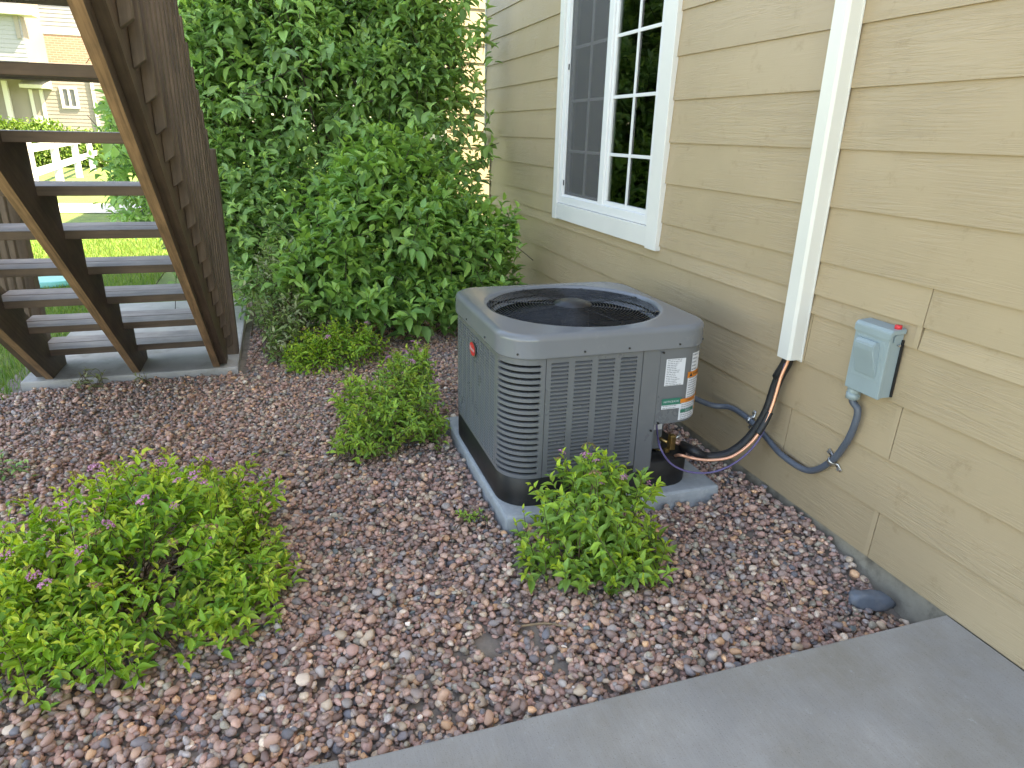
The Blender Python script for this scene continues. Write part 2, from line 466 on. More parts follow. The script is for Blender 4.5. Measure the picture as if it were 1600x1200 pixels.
# ================================================================== HOUSE
WY = 1.881           # front of the siding
SID_BOT = .066
def zk(k): return 2.59895-.1958*k
house = root('house', (-2.0, 2.2, 0), 'tan lap-sided house with white-trimmed window beside the gravel bed', 'house')
HX0, HX1, HY1, HZ = -6.38, 5.0, 8.6, 6.0
# window opening in the sheathing
WX0, WX1, WZ0, WZ1 = -4.63, -3.32, 1.0, 2.66
def wallbox(x0, x1, z0, z1): return (boxv(x0, x1, 1.897, 1.98, z0, z1), BOXF)
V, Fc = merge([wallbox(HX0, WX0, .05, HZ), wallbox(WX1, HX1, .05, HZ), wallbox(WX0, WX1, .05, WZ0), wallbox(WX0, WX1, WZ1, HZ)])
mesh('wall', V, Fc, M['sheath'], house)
V, Fc = merge([(boxv(HX0, HX0+.1, 1.985, HY1, .0, HZ), BOXF), (boxv(HX1-.1, HX1, 1.985, HY1, 0, HZ), BOXF), (boxv(HX0+.1, HX1-.1, HY1-.1, HY1, 0, HZ), BOXF),
                (boxv(HX0+.11, HX1-.11, 1.99, HY1-.11, .02, .05), BOXF)])
mesh('side_wall', V, Fc, M['cream'], house)
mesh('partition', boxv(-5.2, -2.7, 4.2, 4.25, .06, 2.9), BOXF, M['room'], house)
V = [(HX0-.35, 1.45, 6.0), (HX1+.35, 1.45, 6.0), (HX1+.35, HY1+.4, 6.0), (HX0-.35, HY1+.4, 6.0), (HX0-.35, 5.1, 7.6), (HX1+.35, 5.1, 7.6)]
mesh('roof', V, [(3, 2, 1, 0), (0, 1, 5, 4), (2, 3, 4, 5), (0, 4, 3), (1, 2, 5)], M['roof'], house)
box('foundation', HX0+.03, 1.7, 1.892, 1.96, -.25, SID_BOT+.02, M['found'], house)
# siding: every board its own piece, split at the joints seen in the photo and round the window trim
TRX0, TRX1, TRZ0, TRZ1 = -4.70, -3.205, .888, 2.78
seams = {9: [onY((1455, 465), WY)[0]], 10: [onY((1264, 530), WY)[0]], 11: [onY((1401, 675), WY)[0], ], 12: [onY((1228, 690), WY)[0]], 13: [onY((1366, 833), WY)[0]],
         8: [-.55], 7: [-.95], 6: [-.75], 5: [-2.09], 4: [-.6], 3: [-1.9], 14: []}
def board(x0, x1, zb, zt, first=False):
    t = .009
    yb, yt = WY-.006, WY+.004
    V = [(x0, yb, zb), (x1, yb, zb), (x1, yb+t, zb), (x0, yb+t, zb), (x0, yt, zt), (x1, yt, zt), (x1, yt+t, zt), (x0, yt+t, zt)]
    o = mesh('siding_board', V, BOXF, M['siding'], house)
    return o
for k in range(13, -18, -1):
    zb = zk(k) if k < 13 else SID_BOT
    zt = (zk(k-1))+.028
    if zb > 5.9: break
    xl = -6.36 if zb < 1.2 else -6.54
    cuts = sorted(seams.get(k, [random.uniform(-5, -.5)] if k < 3 else []))
    xs = [xl]+cuts+[2.2]
    for a, b in zip(xs[:-1], xs[1:]):
        a2 = a+(.0015 if a != xl else 0); b2 = b-(.0015 if b != 2.2 else 0)
        if zt > TRZ0+.02 and zb < TRZ1-.02 and k > -2:
            if zb < TRZ0 <= zt and zb < TRZ0-.02:      # board notched under the trim: the full board lies below, the trim covers its top
                board(a2, b2, zb, min(zt, TRZ0+.02))
                if a2 < TRX0: board(a2, min(b2, TRX0+.012), TRZ0+.022, zt)
                if b2 > TRX1: board(max(a2, TRX1-.012), b2, TRZ0+.022, zt)
                continue
            if a2 < TRX0: board(a2, min(b2, TRX0+.012), zb, zt)
            if b2 > TRX1: board(max(a2, TRX1-.012), b2, zb, zt)
        else:
            board(a2, b2, zb, zt)
    for cpos in cuts:
        if -2.2 < cpos < 0 and k > 2:
            yA_ = WY-.006; dyb = .010/(zt-zb)                     # follows the slope of the lapped board
            q = [(cpos-.020, yA_+dyb*.004-.0007, zb+.004), (cpos-.0018, yA_+dyb*.004-.0007, zb+.004), (cpos-.0018, yA_+dyb*.185-.0007, zb+.185), (cpos-.020, yA_+dyb*.185-.0007, zb+.185)]
            mesh('caulk_joint', q+[(a_, b_+.002, c_) for a_, b_, c_ in q], [(0, 1, 2, 3), (7, 6, 5, 4), (0, 4, 5, 1), (1, 5, 6, 2), (2, 6, 7, 3), (3, 7, 4, 0)], M['caulk'], house)
box('corner_board', -6.555, -6.535, WY-.012, WY+.12, 1.235, 5.98, M['trim'], house, .002)
box('corner_board', -6.375, -6.355, WY-.010, WY+.02, .07, 1.225, M['siding'], house, .002)
box('end_wall', -6.53, -6.385, WY+.012, HY1, 1.24, 5.98, M['cream'], house)
# window: trim boards, vinyl frame, two sashes, muntins, panes, screen
win = root('window', (-3.95, 1.88, WZ0), parent=house)
ty0, ty1 = WY-.028, WY+.012
box('side_trim', TRX0, WX0-.0, ty0, ty1, TRZ0, TRZ1, M['trim'], win, .003)
box('side_trim', WX1, TRX1, ty0, ty1, TRZ0-.004, TRZ1, M['trim'], win, .003)
box('apron_trim', WX0+.002, WX1-.002, ty0+.004, ty1, TRZ0+.004, WZ0-.002, M['trim'], win, .003)
box('head_trim', WX0+.002, WX1-.002, ty0+.004, ty1, WZ1+.002, TRZ1, M['trim'], win, .003)
fy0, fy1 = WY-.012, WY+.07
fw = .052
box('frame', WX0, WX0+fw, fy0, fy1, WZ0, WZ1, M['vinyl'], win, .004)
box('frame', WX1-fw, WX1, fy0, fy1, WZ0, WZ1, M['vinyl'], win, .004)
box('frame', WX0+fw, WX1-fw, fy0+.001, fy1, WZ0, WZ0+.05, M['vinyl'], win, .004)
box('frame', WX0+fw, WX1-fw, fy0+.001, fy1, WZ1-.05, WZ1, M['vinyl'], win, .004)
gx0, gx1, gz0, gz1 = WX0+fw, WX1-fw, WZ0+.05, WZ1-.05
mid = -3.965
box('meeting_stile', mid-.030, mid+.030, WY-.006, WY+.05, gz0-.002, gz1+.002, M['vinyl'], win, .004)
for (a, b, yy) in ((gx0, mid-.031, WY+.030), (mid+.031, gx1, WY+.018)):
    sw = .026
    box('sash_rail', a, b, yy-.012, yy+.02, gz0, gz0+sw, M['vinyl'], win, .003)
    box('sash_rail', a, b, yy-.012, yy+.02, gz1-sw, gz1, M['vinyl'], win, .003)
    box('sash_stile', a, a+sw, yy-.011, yy+.02, gz0+sw, gz1-sw, M['vinyl'], win, .003)
    box('sash_stile', b-sw, b, yy-.011, yy+.02, gz0+sw, gz1-sw, M['vinyl'], win, .003)
    cx = (a+b)/2
    zs = [1.345, 1.66, 1.98, 2.30]
    xs = [a+sw, cx, b-sw]; zz = [gz0+sw]+zs+[gz1-sw]
    for i in range(2):
        for j in range(len(zz)-1):
            mesh('pane', boxv(xs[i], xs[i+1], yy+.002, yy+.006, zz[j], zz[j+1]), BOXF, M['glass'], win)
    box('muntin', cx-.009, cx+.009, yy-.007, yy+.0015, gz0+sw, gz1-sw, M['vinyl'], win, .002)
    for z in zs:
        box('muntin', a+sw, cx-.0095, yy-.006, yy+.001, z-.009, z+.009, M['vinyl'], win, .002)
        box('muntin', cx+.0095, b-sw, yy-.006, yy+.001, z-.009, z+.009, M['vinyl'], win, .002)
a, b = gx0+.002, mid-.034
mesh('insect_screen', boxv(a+.012, b-.012, WY+.0055, WY+.0065, gz0+.012, gz1-.012), BOXF, M['screen'], win)
V, Fc = merge([(boxv(a, a+.012, WY+.001, WY+.011, gz0, gz1), BOXF), (boxv(b-.012, b, WY+.001, WY+.011, gz0, gz1), BOXF), (boxv(a+.0121, b-.0121, WY+.001, WY+.011, gz0, gz0+.012), BOXF), (boxv(a+.0121, b-.0121, WY+.001, WY+.011, gz1-.012, gz1), BOXF)])
mesh('screen_frame', V, Fc, M['vinyl'], win)
for z in (1.12, 1.85): box('screen_latch', a+.001, a+.010, WY-.004, WY+.0008, z, z+.035, M['black'], win)

# ================================================================== STAIRS
RISE, RUN = .2015, .2524
TX0, TZ1 = -4.427, .208              # camera-side edge and top of the lowest tread
SL = RISE/RUN
XB = -4.445                            # where the stringers' lower edge meets the landing level
stair = root('staircase', (-4.2, -.9, .045), 'dark stained open wooden staircase with balusters standing on a concrete landing', 'staircase')
NT = 12
def stringer_geo(y0, y1, notched=True):
    low = lambda x: SL*(x-XB)
    xe = TX0+RUN*(NT-1)+.02
    prof = [(XB+.045/SL+.0, .045)]
    prof.append((xe, low(xe)))
    # top edge: notches from the top down
    if notched:
        for k in range(NT-1, -1, -1):
            xk = TX0+RUN*k; zt = TZ1+RISE*k-.0385
            prof.append((xk+.0 if k == NT-1 else xk, zt))
            prof.append((xk-RUN, zt))
        prof[2] = (xe, TZ1+RISE*(NT-1)-.0385)
        prof.append((TX0-RUN, .045))
    else:
        off = .30
        prof.append((xe, low(xe)+off)); prof.append((XB-.02, off-.02)); prof.append((XB-.06, .045))
    n = len(prof)
    V = [(x, y0, z) for x, z in prof]+[(x, y1, z) for x, z in prof]
    Fc = [tuple(range(n)), tuple(range(2*n-1, n-1, -1))]+[(i, i+n, (i+1) % n+n, (i+1) % n) for i in range(n)]
    return V, Fc, n
SY = [(-.478, -.440), (-.925, -.887), (-1.378, -1.340)]
for i, (a, b) in enumerate(SY):
    V, Fc, n = stringer_geo(a, b, i > 0)
    o = mesh('stringer', V, Fc, M['stair'], stair)
    o.data.materials.append(M['stair_lit_edge'])
    for p in o.data.polygons:                 # sawn underside: light from ground and sky put into its lighter colour
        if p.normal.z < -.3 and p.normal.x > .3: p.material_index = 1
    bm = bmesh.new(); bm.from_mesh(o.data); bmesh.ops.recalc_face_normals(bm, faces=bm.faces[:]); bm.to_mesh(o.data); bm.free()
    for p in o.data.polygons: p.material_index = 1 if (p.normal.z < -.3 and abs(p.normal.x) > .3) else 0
for k in range(NT):
    xr = TX0+RUN*k; zt = TZ1+RISE*k
    for (xa, xb) in ((xr-.138, xr-.001), (xr-.282, xr-.144)):
        # between and over the stringers
        o = box('tread_board', xa, xb, -1.395, -.4795, zt-.038, zt, M['stair2'], stair, .004)
        o.data.materials.append(M['tread'])
        for p in o.data.polygons:             # walked-on top faces have weathered grey
            if p.normal.z > .8: p.material_index = 1
        o.rotation_euler = (random.uniform(-.004, .004), random.uniform(-.006, .006), 0)
# outer skirt boards and balusters, both sides
def skirt(y0, y1, x_end):
    low = lambda x: SL*(x-XB)+.105
    prof = [(XB-.10, .05), (XB+.02, .05), (x_end, low(x_end)), (x_end, low(x_end)+.30), (XB-.10, .30)]
    n = len(prof)
    V = [(x, y0, z) for x, z in prof]+[(x, y1, z) for x, z in prof]
    Fc = [tuple(range(n)), tuple(range(2*n-1, n-1, -1))]+[(i, i+n, (i+1) % n+n, (i+1) % n) for i in range(n)]
    o = mesh('skirt_board', V, Fc, M['stair'], stair)
    bm = bmesh.new(); bm.from_mesh(o.data); bmesh.ops.recalc_face_normals(bm, faces=bm.faces[:]); bm.to_mesh(o.data); bm.free()
skirt(-.4395, -.402, -1.55)
skirt(-1.434, -1.3965, -1.55)
def bal_geo(L=1.32, w=.019):
    V = [(-w, -w, 0), (w, -w, 0), (w, w, .028), (-w, w, .028), (-w, -w, L), (w, -w, L), (w, w, L), (-w, w, L)]
    return V, BOXF
proto = None
BX0, BZ0 = -2.281*1.1, 1.555*1.1      # lower end of the highest baluster seen
for side, yc in ((0, -.382), (1, -1.454)):
    for i in range(-6, 17):
        x = BX0-.1285*i; z = BZ0-.1285*i*.778
        if z < .06: continue
        if proto is None:
            V, Fc = bal_geo()
            proto = mesh('baluster', V, Fc, M['baluster'], stair, origin=(0, 0, 0)); bev(proto, .0025, 1)
            o = proto; o.location = tuple(np.array((x, yc, z))-WL[stair.name])
        else:
            o = copyo(proto, stair, (x, yc, z))
        o.rotation_euler = (0 if side == 0 else 0, random.uniform(-.004, .004), (math.pi if side else 0)+random.uniform(-.03, .03))
for yc in (-.385, -1.45):
    box('newel_post', -4.72, -4.63, yc-.045, yc+.045, .045, 1.32, M['baluster'], stair, .004)
for yy in ((-.4395, -.4012), (-1.4348, -1.3965)):
    x0, x1 = -4.70, -1.55
    zl = lambda x: 1.05+.778*(x-BX0)+BZ0
    V = [(x0, yy[0], zl(x0)), (x1, yy[0], zl(x1)), (x1, yy[1], zl(x1)), (x0, yy[1], zl(x0)), (x0, yy[0], zl(x0)+.11), (x1, yy[0], zl(x1)+.11), (x1, yy[1], zl(x1)+.11), (x0, yy[1], zl(x0)+.11)]
    mesh('handrail', V, BOXF, M['stair'], stair)

# ================================================================== EQUIPMENT PAD + CONDENSER
pad = box('equipment_pad', -3.225, -2.185, .722, 1.69, -.06, .055, M['pad'], None, .022, 3)
tag(pad, 'grey concrete pad on the gravel carrying the air conditioner', 'concrete pad')

AX0, AX1, AY0, AY1, AR = -3.10, -2.24, .735, 1.595, .125
ST = AX1-AX0-2*AR                   # straight run
AL = AR*math.pi/2
PER = 4*(ST+AL)
def per(s, off=0.0):
    """point and outward normal on the cabinet outline; s=0 at the left end of the front face, growing to the right"""
    s = s % PER
    for i in range(4):
        base = i*(ST+AL)
        ang = i*math.pi/2
        d = np.array([-math.sin(ang), math.cos(ang)]); nn = np.array([math.cos(ang), math.sin(ang)])
        cx, cy = (AX0+AX1)/2, (AY0+AY1)/2
        h = (AX1-AX0)/2
        start = np.array([cx, cy])+nn*h-d*(ST/2)
        if s <= base+ST+1e-9:
            return start+d*(s-base)+nn*off, nn
        if s <= base+ST+AL+1e-9:
            t = (s-base-ST)/AR
            cc = start+d*ST-nn*AR
            n2 = nn*math.cos(t)+d*math.sin(t)
            return cc+n2*(AR+off), n2
    return None
ac = root('air_conditioner', ((AX0+AX1)/2, (AY0+AY1)/2, .055), 'grey outdoor air conditioner condenser with round top fan grille on a concrete pad', 'air conditioner')
Z0, ZB, ZC = .055, .178, .672        # pad, top of black base, underside of cap
def panel(name, s0, s1, z0, z1, holes_s, holes_z, mat, off=0.0, th=.004, arc=.012):
    """sheet following the cabinet outline with real rectangular openings"""
    ss = {s0, s1}; zs = {z0, z1}
    for a, b in holes_s: ss |= {a, b}
    for a, b in holes_z: zs |= {a, b}
    ss = sorted(ss); fine = []
    for a, b in zip(ss[:-1], ss[1:]):
        curved = not (0-1e-6 <= a % PER and b % PER <= ST+1e-6 and (a % PER) < (b % PER)) and not (ST+AL-1e-6 <= a % PER and b % PER <= 2*ST+AL+1e-6 and (a % PER) < (b % PER))
        n = max(1, int(math.ceil((b-a)/arc))) if curved else 1
        fine += [a+(b-a)*i/n for i in range(n)]
    fine.append(ss[-1]); ss = fine; zs = sorted(zs)
    def hole(s, z): return any(a < s < b for a, b in holes_s) and any(a < z < b for a, b in holes_z)
    idx = {}; V = []; Fc = []
    def vid(i, j, l):
        if (i, j, l) not in idx:
            p, _ = per(ss[i], off-l*th); idx[(i, j, l)] = len(V); V.append((p[0], p[1], zs[j]))
        return idx[(i, j, l)]
    solid = {}
    for i in range(len(ss)-1):
        for j in range(len(zs)-1):
            solid[(i, j)] = not hole((ss[i]+ss[i+1])/2, (zs[j]+zs[j+1])/2)
    for (i, j), ok in solid.items():
        if not ok: continue
        Fc.append((vid(i, j, 0), vid(i+1, j, 0), vid(i+1, j+1, 0), vid(i, j+1, 0)))
        Fc.append((vid(i, j, 1), vid(i, j+1, 1), vid(i+1, j+1, 1), vid(i+1, j, 1)))
        for (di, dj, q) in ((-1, 0, ((i, j+1), (i, j))), (1, 0, ((i+1, j), (i+1, j+1))), (0, -1, ((i, j), (i+1, j))), (0, 1, ((i+1, j+1), (i, j+1)))):
            if not solid.get((i+di, j+dj), False):
                (a, b), (c, d) = q
                Fc.append((vid(a, b, 0), vid(a, b, 1), vid(c, d, 1), vid(c, d, 0)))
    return mesh(name, V, Fc, mat, ac)
# black base pan
def perring(n, off, z):
    return [(*per(PER*i/n, off)[0], z) for i in range(n)]
def loft(rings, close=False):
    n = len(rings[0]); V = [p for r in rings for p in r]; Fc = []
    for k in range(len(rings)-1):
        for i in range(n):
            i2 = (i+1) % n
            Fc.append((k*n+i, k*n+i2, (k+1)*n+i2, (k+1)*n+i))
    return V, Fc
NP = 96
V, Fc = loft([perring(NP, -.002, Z0+.001), perring(NP, -.001, ZB-.004), perring(NP, -.004, ZB), perring(NP, -.10, ZB-.005)])
mesh('base_pan', V, Fc, M['black'], ac, True)
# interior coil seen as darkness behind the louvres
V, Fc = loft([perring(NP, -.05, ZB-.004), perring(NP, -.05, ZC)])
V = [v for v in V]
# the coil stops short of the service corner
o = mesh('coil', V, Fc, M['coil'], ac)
bm = bmesh.new(); bm.from_mesh(o.data)
c0 = WL[o.name]
dele = [f for f in bm.faces if (f.calc_center_median().x+c0[0] > -2.45 and f.calc_center_median().y+c0[1] > 1.36)]
bmesh.ops.delete(bm, geom=dele, context='FACES'); bm.to_mesh(o.data); bm.free()
# left louvred panel: 8 columns of fine slots
cols = []
sL0, sL1 = -.815, -.212
nc = 8
pitch = (sL1-sL0-.02)/nc
for i in range(nc): cols.append((sL0+.016+pitch*i, sL0+.016+pitch*(i+1)-.014))
rows = []
nr = 36
zp = (ZC-.02-ZB-.02)/nr
for j in range(nr): rows.append((ZB+.018+zp*j, ZB+.018+zp*j+zp*.60))
lp = panel('louvre_panel', sL0, sL1, ZB, ZC+.01, cols, rows, M['paint'])
V = []; Fc = []
for (a, b) in cols:
    for (z0, z1) in rows:
        q = len(V)
        for s, z, of in ((a, z0+.0005, .001), (b, z0+.0005, .001), (b, z0+(z1-z0)*.62, -.008), (a, z0+(z1-z0)*.62, -.008)):
            p, _ = per(s, of); V.append((p[0], p[1], z))
        Fc.append((q, q+1, q+2, q+3))
o = mesh('louvre_slats', V, Fc, M['paint'], ac); tag(o, kind='stuff')
# front left corner with long curved openings
rows = []
nr = 19
zp = (ZC-.012-ZB-.016)/nr
for j in range(nr): rows.append((ZB+.016+zp*j, ZB+.016+zp*j+zp*.44))
panel('corner_panel', -.210, .0255, ZB, ZC+.01, [(-.190, .008)], rows, M['paint'], th=.012)
for (z0, z1) in rows:                       # rounded ends of each opening
    for sc, sg in ((-.190, 1), (.008, -1)):
        V = []; h = (z1-z0)/2
        pts2 = [(0, h), (0, -h), (h*.55, -h), (h*.18, -h*.6), (0.0005, 0), (h*.18, h*.6), (h*.55, h)]
        for l in (0, .008):
            for u, w in pts2:
                p, _ = per(sc+sg*(u-.0005), -.001-l); V.append((p[0], p[1], (z0+z1)/2+w))
        mesh('slot_end', V, [(0, 1, 2, 3, 4, 5, 6), (13, 12, 11, 10, 9, 8, 7)]+[(i, i+1, i+8, i+7) for i in range(6)], M['paint'], ac)
# front louvred panel: 4 columns of hooded slots, each hood a piece of its own
sF0, sF1 = .028, .428
cw = .070; gap = .0255
cols = [(sF0+.020+(cw+gap)*i, sF0+.020+(cw+gap)*i+cw) for i in range(4)]
nr = 29
zp = (ZC-.014-ZB-.016)/nr
rows = [(ZB+.014+zp*j, ZB+.014+zp*j+zp*.66) for j in range(nr)]
panel('louvre_panel', sF0, sF1, ZB, ZC+.01, cols, rows, M['paint'])
hood = None
hz = zp*.66
HV = []
lip = [(.001, -hz/2-.0008), (.0035, -hz/2+.0006), (.0030, -hz/2+.0022), (-.010, hz*.16), (-.0115, hz*.16-.0012), (.000, -hz/2-.001)]
for yy in (-cw/2+.0012, cw/2-.0012):
    for of, z in lip: HV.append((of, yy, z))
n6 = len(lip)
HF = [tuple(range(n6)), tuple(range(2*n6-1, n6-1, -1))]+[(i, (i+1) % n6, (i+1) % n6+n6, i+n6) for i in range(n6)]
for (a, b) in cols:
    for (z0, z1) in rows:
        p, _ = per((a+b)/2, 0)
        w = (p[0], p[1], (z0+z1)/2)
        if hood is None:
            hood = mesh('louvre', HV, HF, M['paint'], ac, origin=(0, 0, 0)); hood.location = tuple(np.array(w)-WL[ac.name])
        else: copyo(hood, ac, w)
# plain post, control box, back and wall-side panels
panel('corner_post', .431, .504, ZB-.03, ZC+.01, [], [], M['paint'], off=.002, th=.01)
panel('control_box', .507, ST+AL+.16, .352, ZC+.01, [], [], M['paint'], off=.003, th=.006)
panel('control_box_return', .505, .5068, ZB-.02, ZC, [], [], M['paint'], off=.003, th=.12)
V = [(*per(s, .002)[0], .354) for s in np.linspace(.507, ST+AL+.16, 24)]
ctr = (AX1-.16, AY1-.16, .354)
mesh('control_box_floor', V+[ctr, (AX1-.16, per(.507, 0)[0][1], .354)], [tuple(range(24))+(24, 25)], M['paint'], ac)
panel('rear_panel', ST+AL+.165, PER-.815, ZB, ZC+.01, [], [], M['paint'])
box('service_panel', AX1-.135, AX1-.125, per(.507, 0)[0][1]+.003, AY1-.11, ZB-.004, .353, M['paint'], ac)
box('service_panel', AX1-.40, AX1-.136, AY1-.112, AY1-.102, ZB-.004, .353, M['paint'], ac)
box('valve_label', AX1-.1245, AX1-.1238, 1.475-.03, 1.475+.008, .265, .335, M['paper'], ac)
# top cap: rounded lid drawn in to a circular fan opening
CXc, CYc, RG = (AX0+AX1)/2+.004, (AY0+AY1)/2, .366
NC = 128
def capring(off, z): return [(*per(PER*i/NC, off)[0], z) for i in range(NC)]
def circ(r, z):
    out = []
    for i in range(NC):
        p, _ = per(PER*i/NC, 0)
        a = math.atan2(p[1]-(AY0+AY1)/2, p[0]-(AX0+AX1)/2)
        out.append((CXc+r*math.cos(a), CYc+r*math.sin(a), z))
    return out
def lerp(r1, r2, t, z=None): return [(a[0]*(1-t)+b[0]*t, a[1]*(1-t)+b[1]*t, (a[2]*(1-t)+b[2]*t) if z is None else z) for a, b in zip(r1, r2)]
ZT = .762
rings = [capring(-.01, ZC-.001), capring(.010, ZC), capring(.011, ZC+.003), capring(.0105, ZC+.008), capring(.010, ZC+.064), capring(.010, ZC+.068)]
for t in np.linspace(0.15, 1, 7):
    a = t*math.pi/2
    rings.append(capring(.010-.024*(1-math.cos(a)), ZC+.068+(ZT-ZC-.068)*math.sin(a)))
inner = circ(RG+.016, ZT+.003)
outr = rings[-1]
for t in (.04, .10, .5, .92, 1): rings.append(lerp(outr, inner, t))
rings += [circ(RG+.008, ZT+.001), circ(RG, ZT-.012), circ(RG-.004, ZT-.045), circ(RG-.02, ZT-.06)]
V, Fc = loft(rings)
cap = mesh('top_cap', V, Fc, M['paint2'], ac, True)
for s, z in ((-.33, .690), (-.08, .690), (.175, .690), (.36, .690), (.520, .36), (.512, .66), (.58, .69), (.49, .33), (-.62, .690), (ST+AL*.55, .69)):
    p, n = per(s, .0125)
    V, Fc = tube_geo([(p[0]-n[0]*.006, p[1]-n[1]*.006, z), (p[0]+n[0]*.001, p[1]+n[1]*.001, z)], .0042, 8)
    mesh('screw', V, Fc, M['black'], ac)
# fan grille: concentric wires on radial struts, hub disc in the middle
GZ = ZT-.008
def dome(r): return GZ+.010*(1-(r/RG)**2)
for i in range(23):
    r = .070+(.353-.070)*i/22
    n = 72
    P = [(CXc+r*math.cos(2*math.pi*k/n), CYc+r*math.sin(2*math.pi*k/n), dome(r)) for k in range(n)]
    V = []; Fc = []
    for k in range(n):
        a = 2*math.pi*k/n
        for q in range(5):
            b = 2*math.pi*q/5
            V.append((CXc+(r+.0015*math.cos(b))*math.cos(a), CYc+(r+.0015*math.cos(b))*math.sin(a), dome(r)+.0015*math.sin(b)))
    for k in range(n):
        for q in range(5):
            Fc.append((k*5+q, ((k+1) % n)*5+q, ((k+1) % n)*5+(q+1) % 5, k*5+(q+1) % 5))
    mesh('grille_ring', V, Fc, M['wire'], ac, True)
for i in range(8):
    a = 2*math.pi*(i+.35)/8
    P = [(CXc+r*math.cos(a), CYc+r*math.sin(a), dome(r)-.005) for r in (.06, .2, .362)]
    tube('grille_strut', P, .0032, M['wire'], ac, 6, 4)
    p = (CXc+.361*math.cos(a), CYc+.361*math.sin(a))
    box('grille_clip', p[0]-.009, p[0]+.009, p[1]-.009, p[1]+.009, GZ-.012, GZ+.002, M['wire'], ac, .002)
rr = [(.082, -.004), (.080, .004), (.060, .010), (.058, .013), (.0, .014)]
V, Fc = loft([[(CXc+r*math.cos(2*math.pi*k/48), CYc+r*math.sin(2*math.pi*k/48), dome(0)+z) for k in range(48)] for r, z in rr])
mesh('hub_disc', V, Fc, M['hub'], ac, True)
# fan under the grille
for i in range(3):
    V = []; Fc = []
    a0 = 2*math.pi*i/3+.4
    na, nr_ = 12, 6
    for k in range(na+1):
        for j in range(nr_+1):
            r = .06+.27*j/nr_; t = k/na
            a = a0+t*(1.75-.35*j/nr_)+.25*(j/nr_)
            V.append((CXc+r*math.cos(a), CYc+r*math.sin(a), GZ-.05-.075*t+.02*math.sin(t*3.1)))
    for k in range(na):
        for j in range(nr_):
            q = k*(nr_+1)+j
            Fc.append((q, q+1, q+nr_+2, q+nr_+1))
    mesh('fan_blade', V, Fc, M['blade'], ac, True)
V, Fc = loft([[(CXc+r*math.cos(2*math.pi*k/32), CYc+r*math.sin(2*math.pi*k/32), z) for k in range(32)] for r, z in ((.075, GZ-.2), (.075, GZ-.03), (.06, GZ-.015), (0, GZ-.012))])
mesh('fan_motor', V, Fc, M['wire'], ac, True)
V, Fc = loft([[(CXc+r*math.cos(2*math.pi*k/48), CYc+r*math.sin(2*math.pi*k/48), z) for k in range(48)] for r, z in ((RG-.004, GZ-.03), (RG-.01, GZ-.22), (.02, GZ-.24))])
mesh('fan_shroud', V, Fc, M['blade'], ac, True)

# badge and stickers
def text_mesh(txt, size):
    cu = bpy.data.curves.new('t', 'FONT'); cu.body = txt; cu.size = size; cu.align_x = 'CENTER'; cu.align_y = 'CENTER'; cu.resolution_u = 2
    ob = bpy.data.objects.new('t', cu); C.objects.link(ob)
    dg = bpy.context.evaluated_depsgraph_get()
    me = bpy.data.meshes.new_from_object(ob.evaluated_get(dg))
    V = [tuple(v.co) for v in me.vertices]; Fc = [tuple(p.vertices) for p in me.polygons]
    bpy.data.objects.remove(ob); bpy.data.meshes.remove(me); bpy.data.curves.remove(cu)
    return V, Fc
def on_per(name, V2, Fc, s, z, mat, parent, off):
    V = []
    for v in V2:
        p, _ = per(s+v[0], off); V.append((p[0], p[1], z+v[1]))
    return mesh(name, V, Fc, mat, parent)
SB, ZBd = -.157-.40-.0+.0, 0
pb = onY((741, 545), AY0)
sb = -(AL)-(AX1-AR-pb[0]); zb_ = pb[2]
def disc(rx, rz, n=28): return [(rx*math.cos(2*math.pi*k/n), rz*math.sin(2*math.pi*k/n)) for k in range(n)], [tuple(range(n))]
bd_ = root('badge', (*per(sb, .004)[0], zb_), parent=ac)
V2, F2 = disc(.048, .034); on_per('rim', V2, F2, sb, zb_, M['steel'], bd_, .0075)
V2, F2 = disc(.043, .029); on_per('red_field', V2, F2, sb, zb_, M['red'], bd_, .009)
tV, tF = text_mesh('Rheem', .026); on_per('lettering', tV, tF, sb, zb_, M['paper'], bd_, .0102)
OFF = .0035
def sticker(name, s0, s1, z0, z1, mat, lines=0, off=OFF+.0012, parent=ac, lw=.82, left=.06, ink='ink', seed=0):
    ns = max(2, int((s1-s0)/.008))
    ss = np.linspace(s0, s1, ns+1)
    V = [(*per(s, off)[0], z0) for s in ss]+[(*per(s, off)[0], z1) for s in ss]
    Fc = [(i, i+1, ns+2+i, ns+1+i) for i in range(ns)]
    o = mesh(name, V, Fc, mat, parent)
    if lines:
        r = random.Random(seed+5)
        V = []; Fc = []
        h = (z1-z0)/lines
        for j in range(lines):
            zc = z1-h*(j+.55)
            x = s0+(s1-s0)*left; end = s0+(s1-s0)*(left+lw*r.uniform(.55, 1))
            while x < end:
                w = min(r.uniform(.004, .016), end-x)
                q = len(V)
                for s, z in ((x, zc-h*.20), (x+w, zc-h*.20), (x+w, zc+h*.20), (x, zc+h*.20)):
                    V.append((*per(s, off+.0006)[0], z))
                Fc.append((q, q+1, q+2, q+3)); x += w+.0022
        mesh('print_lines', V, Fc, M[ink], o)
    return o
def s_of(px):
    """s on the front plane for a pixel"""
    P = onX(px, AX1); return P[1]-(AY0+AR), P[2]
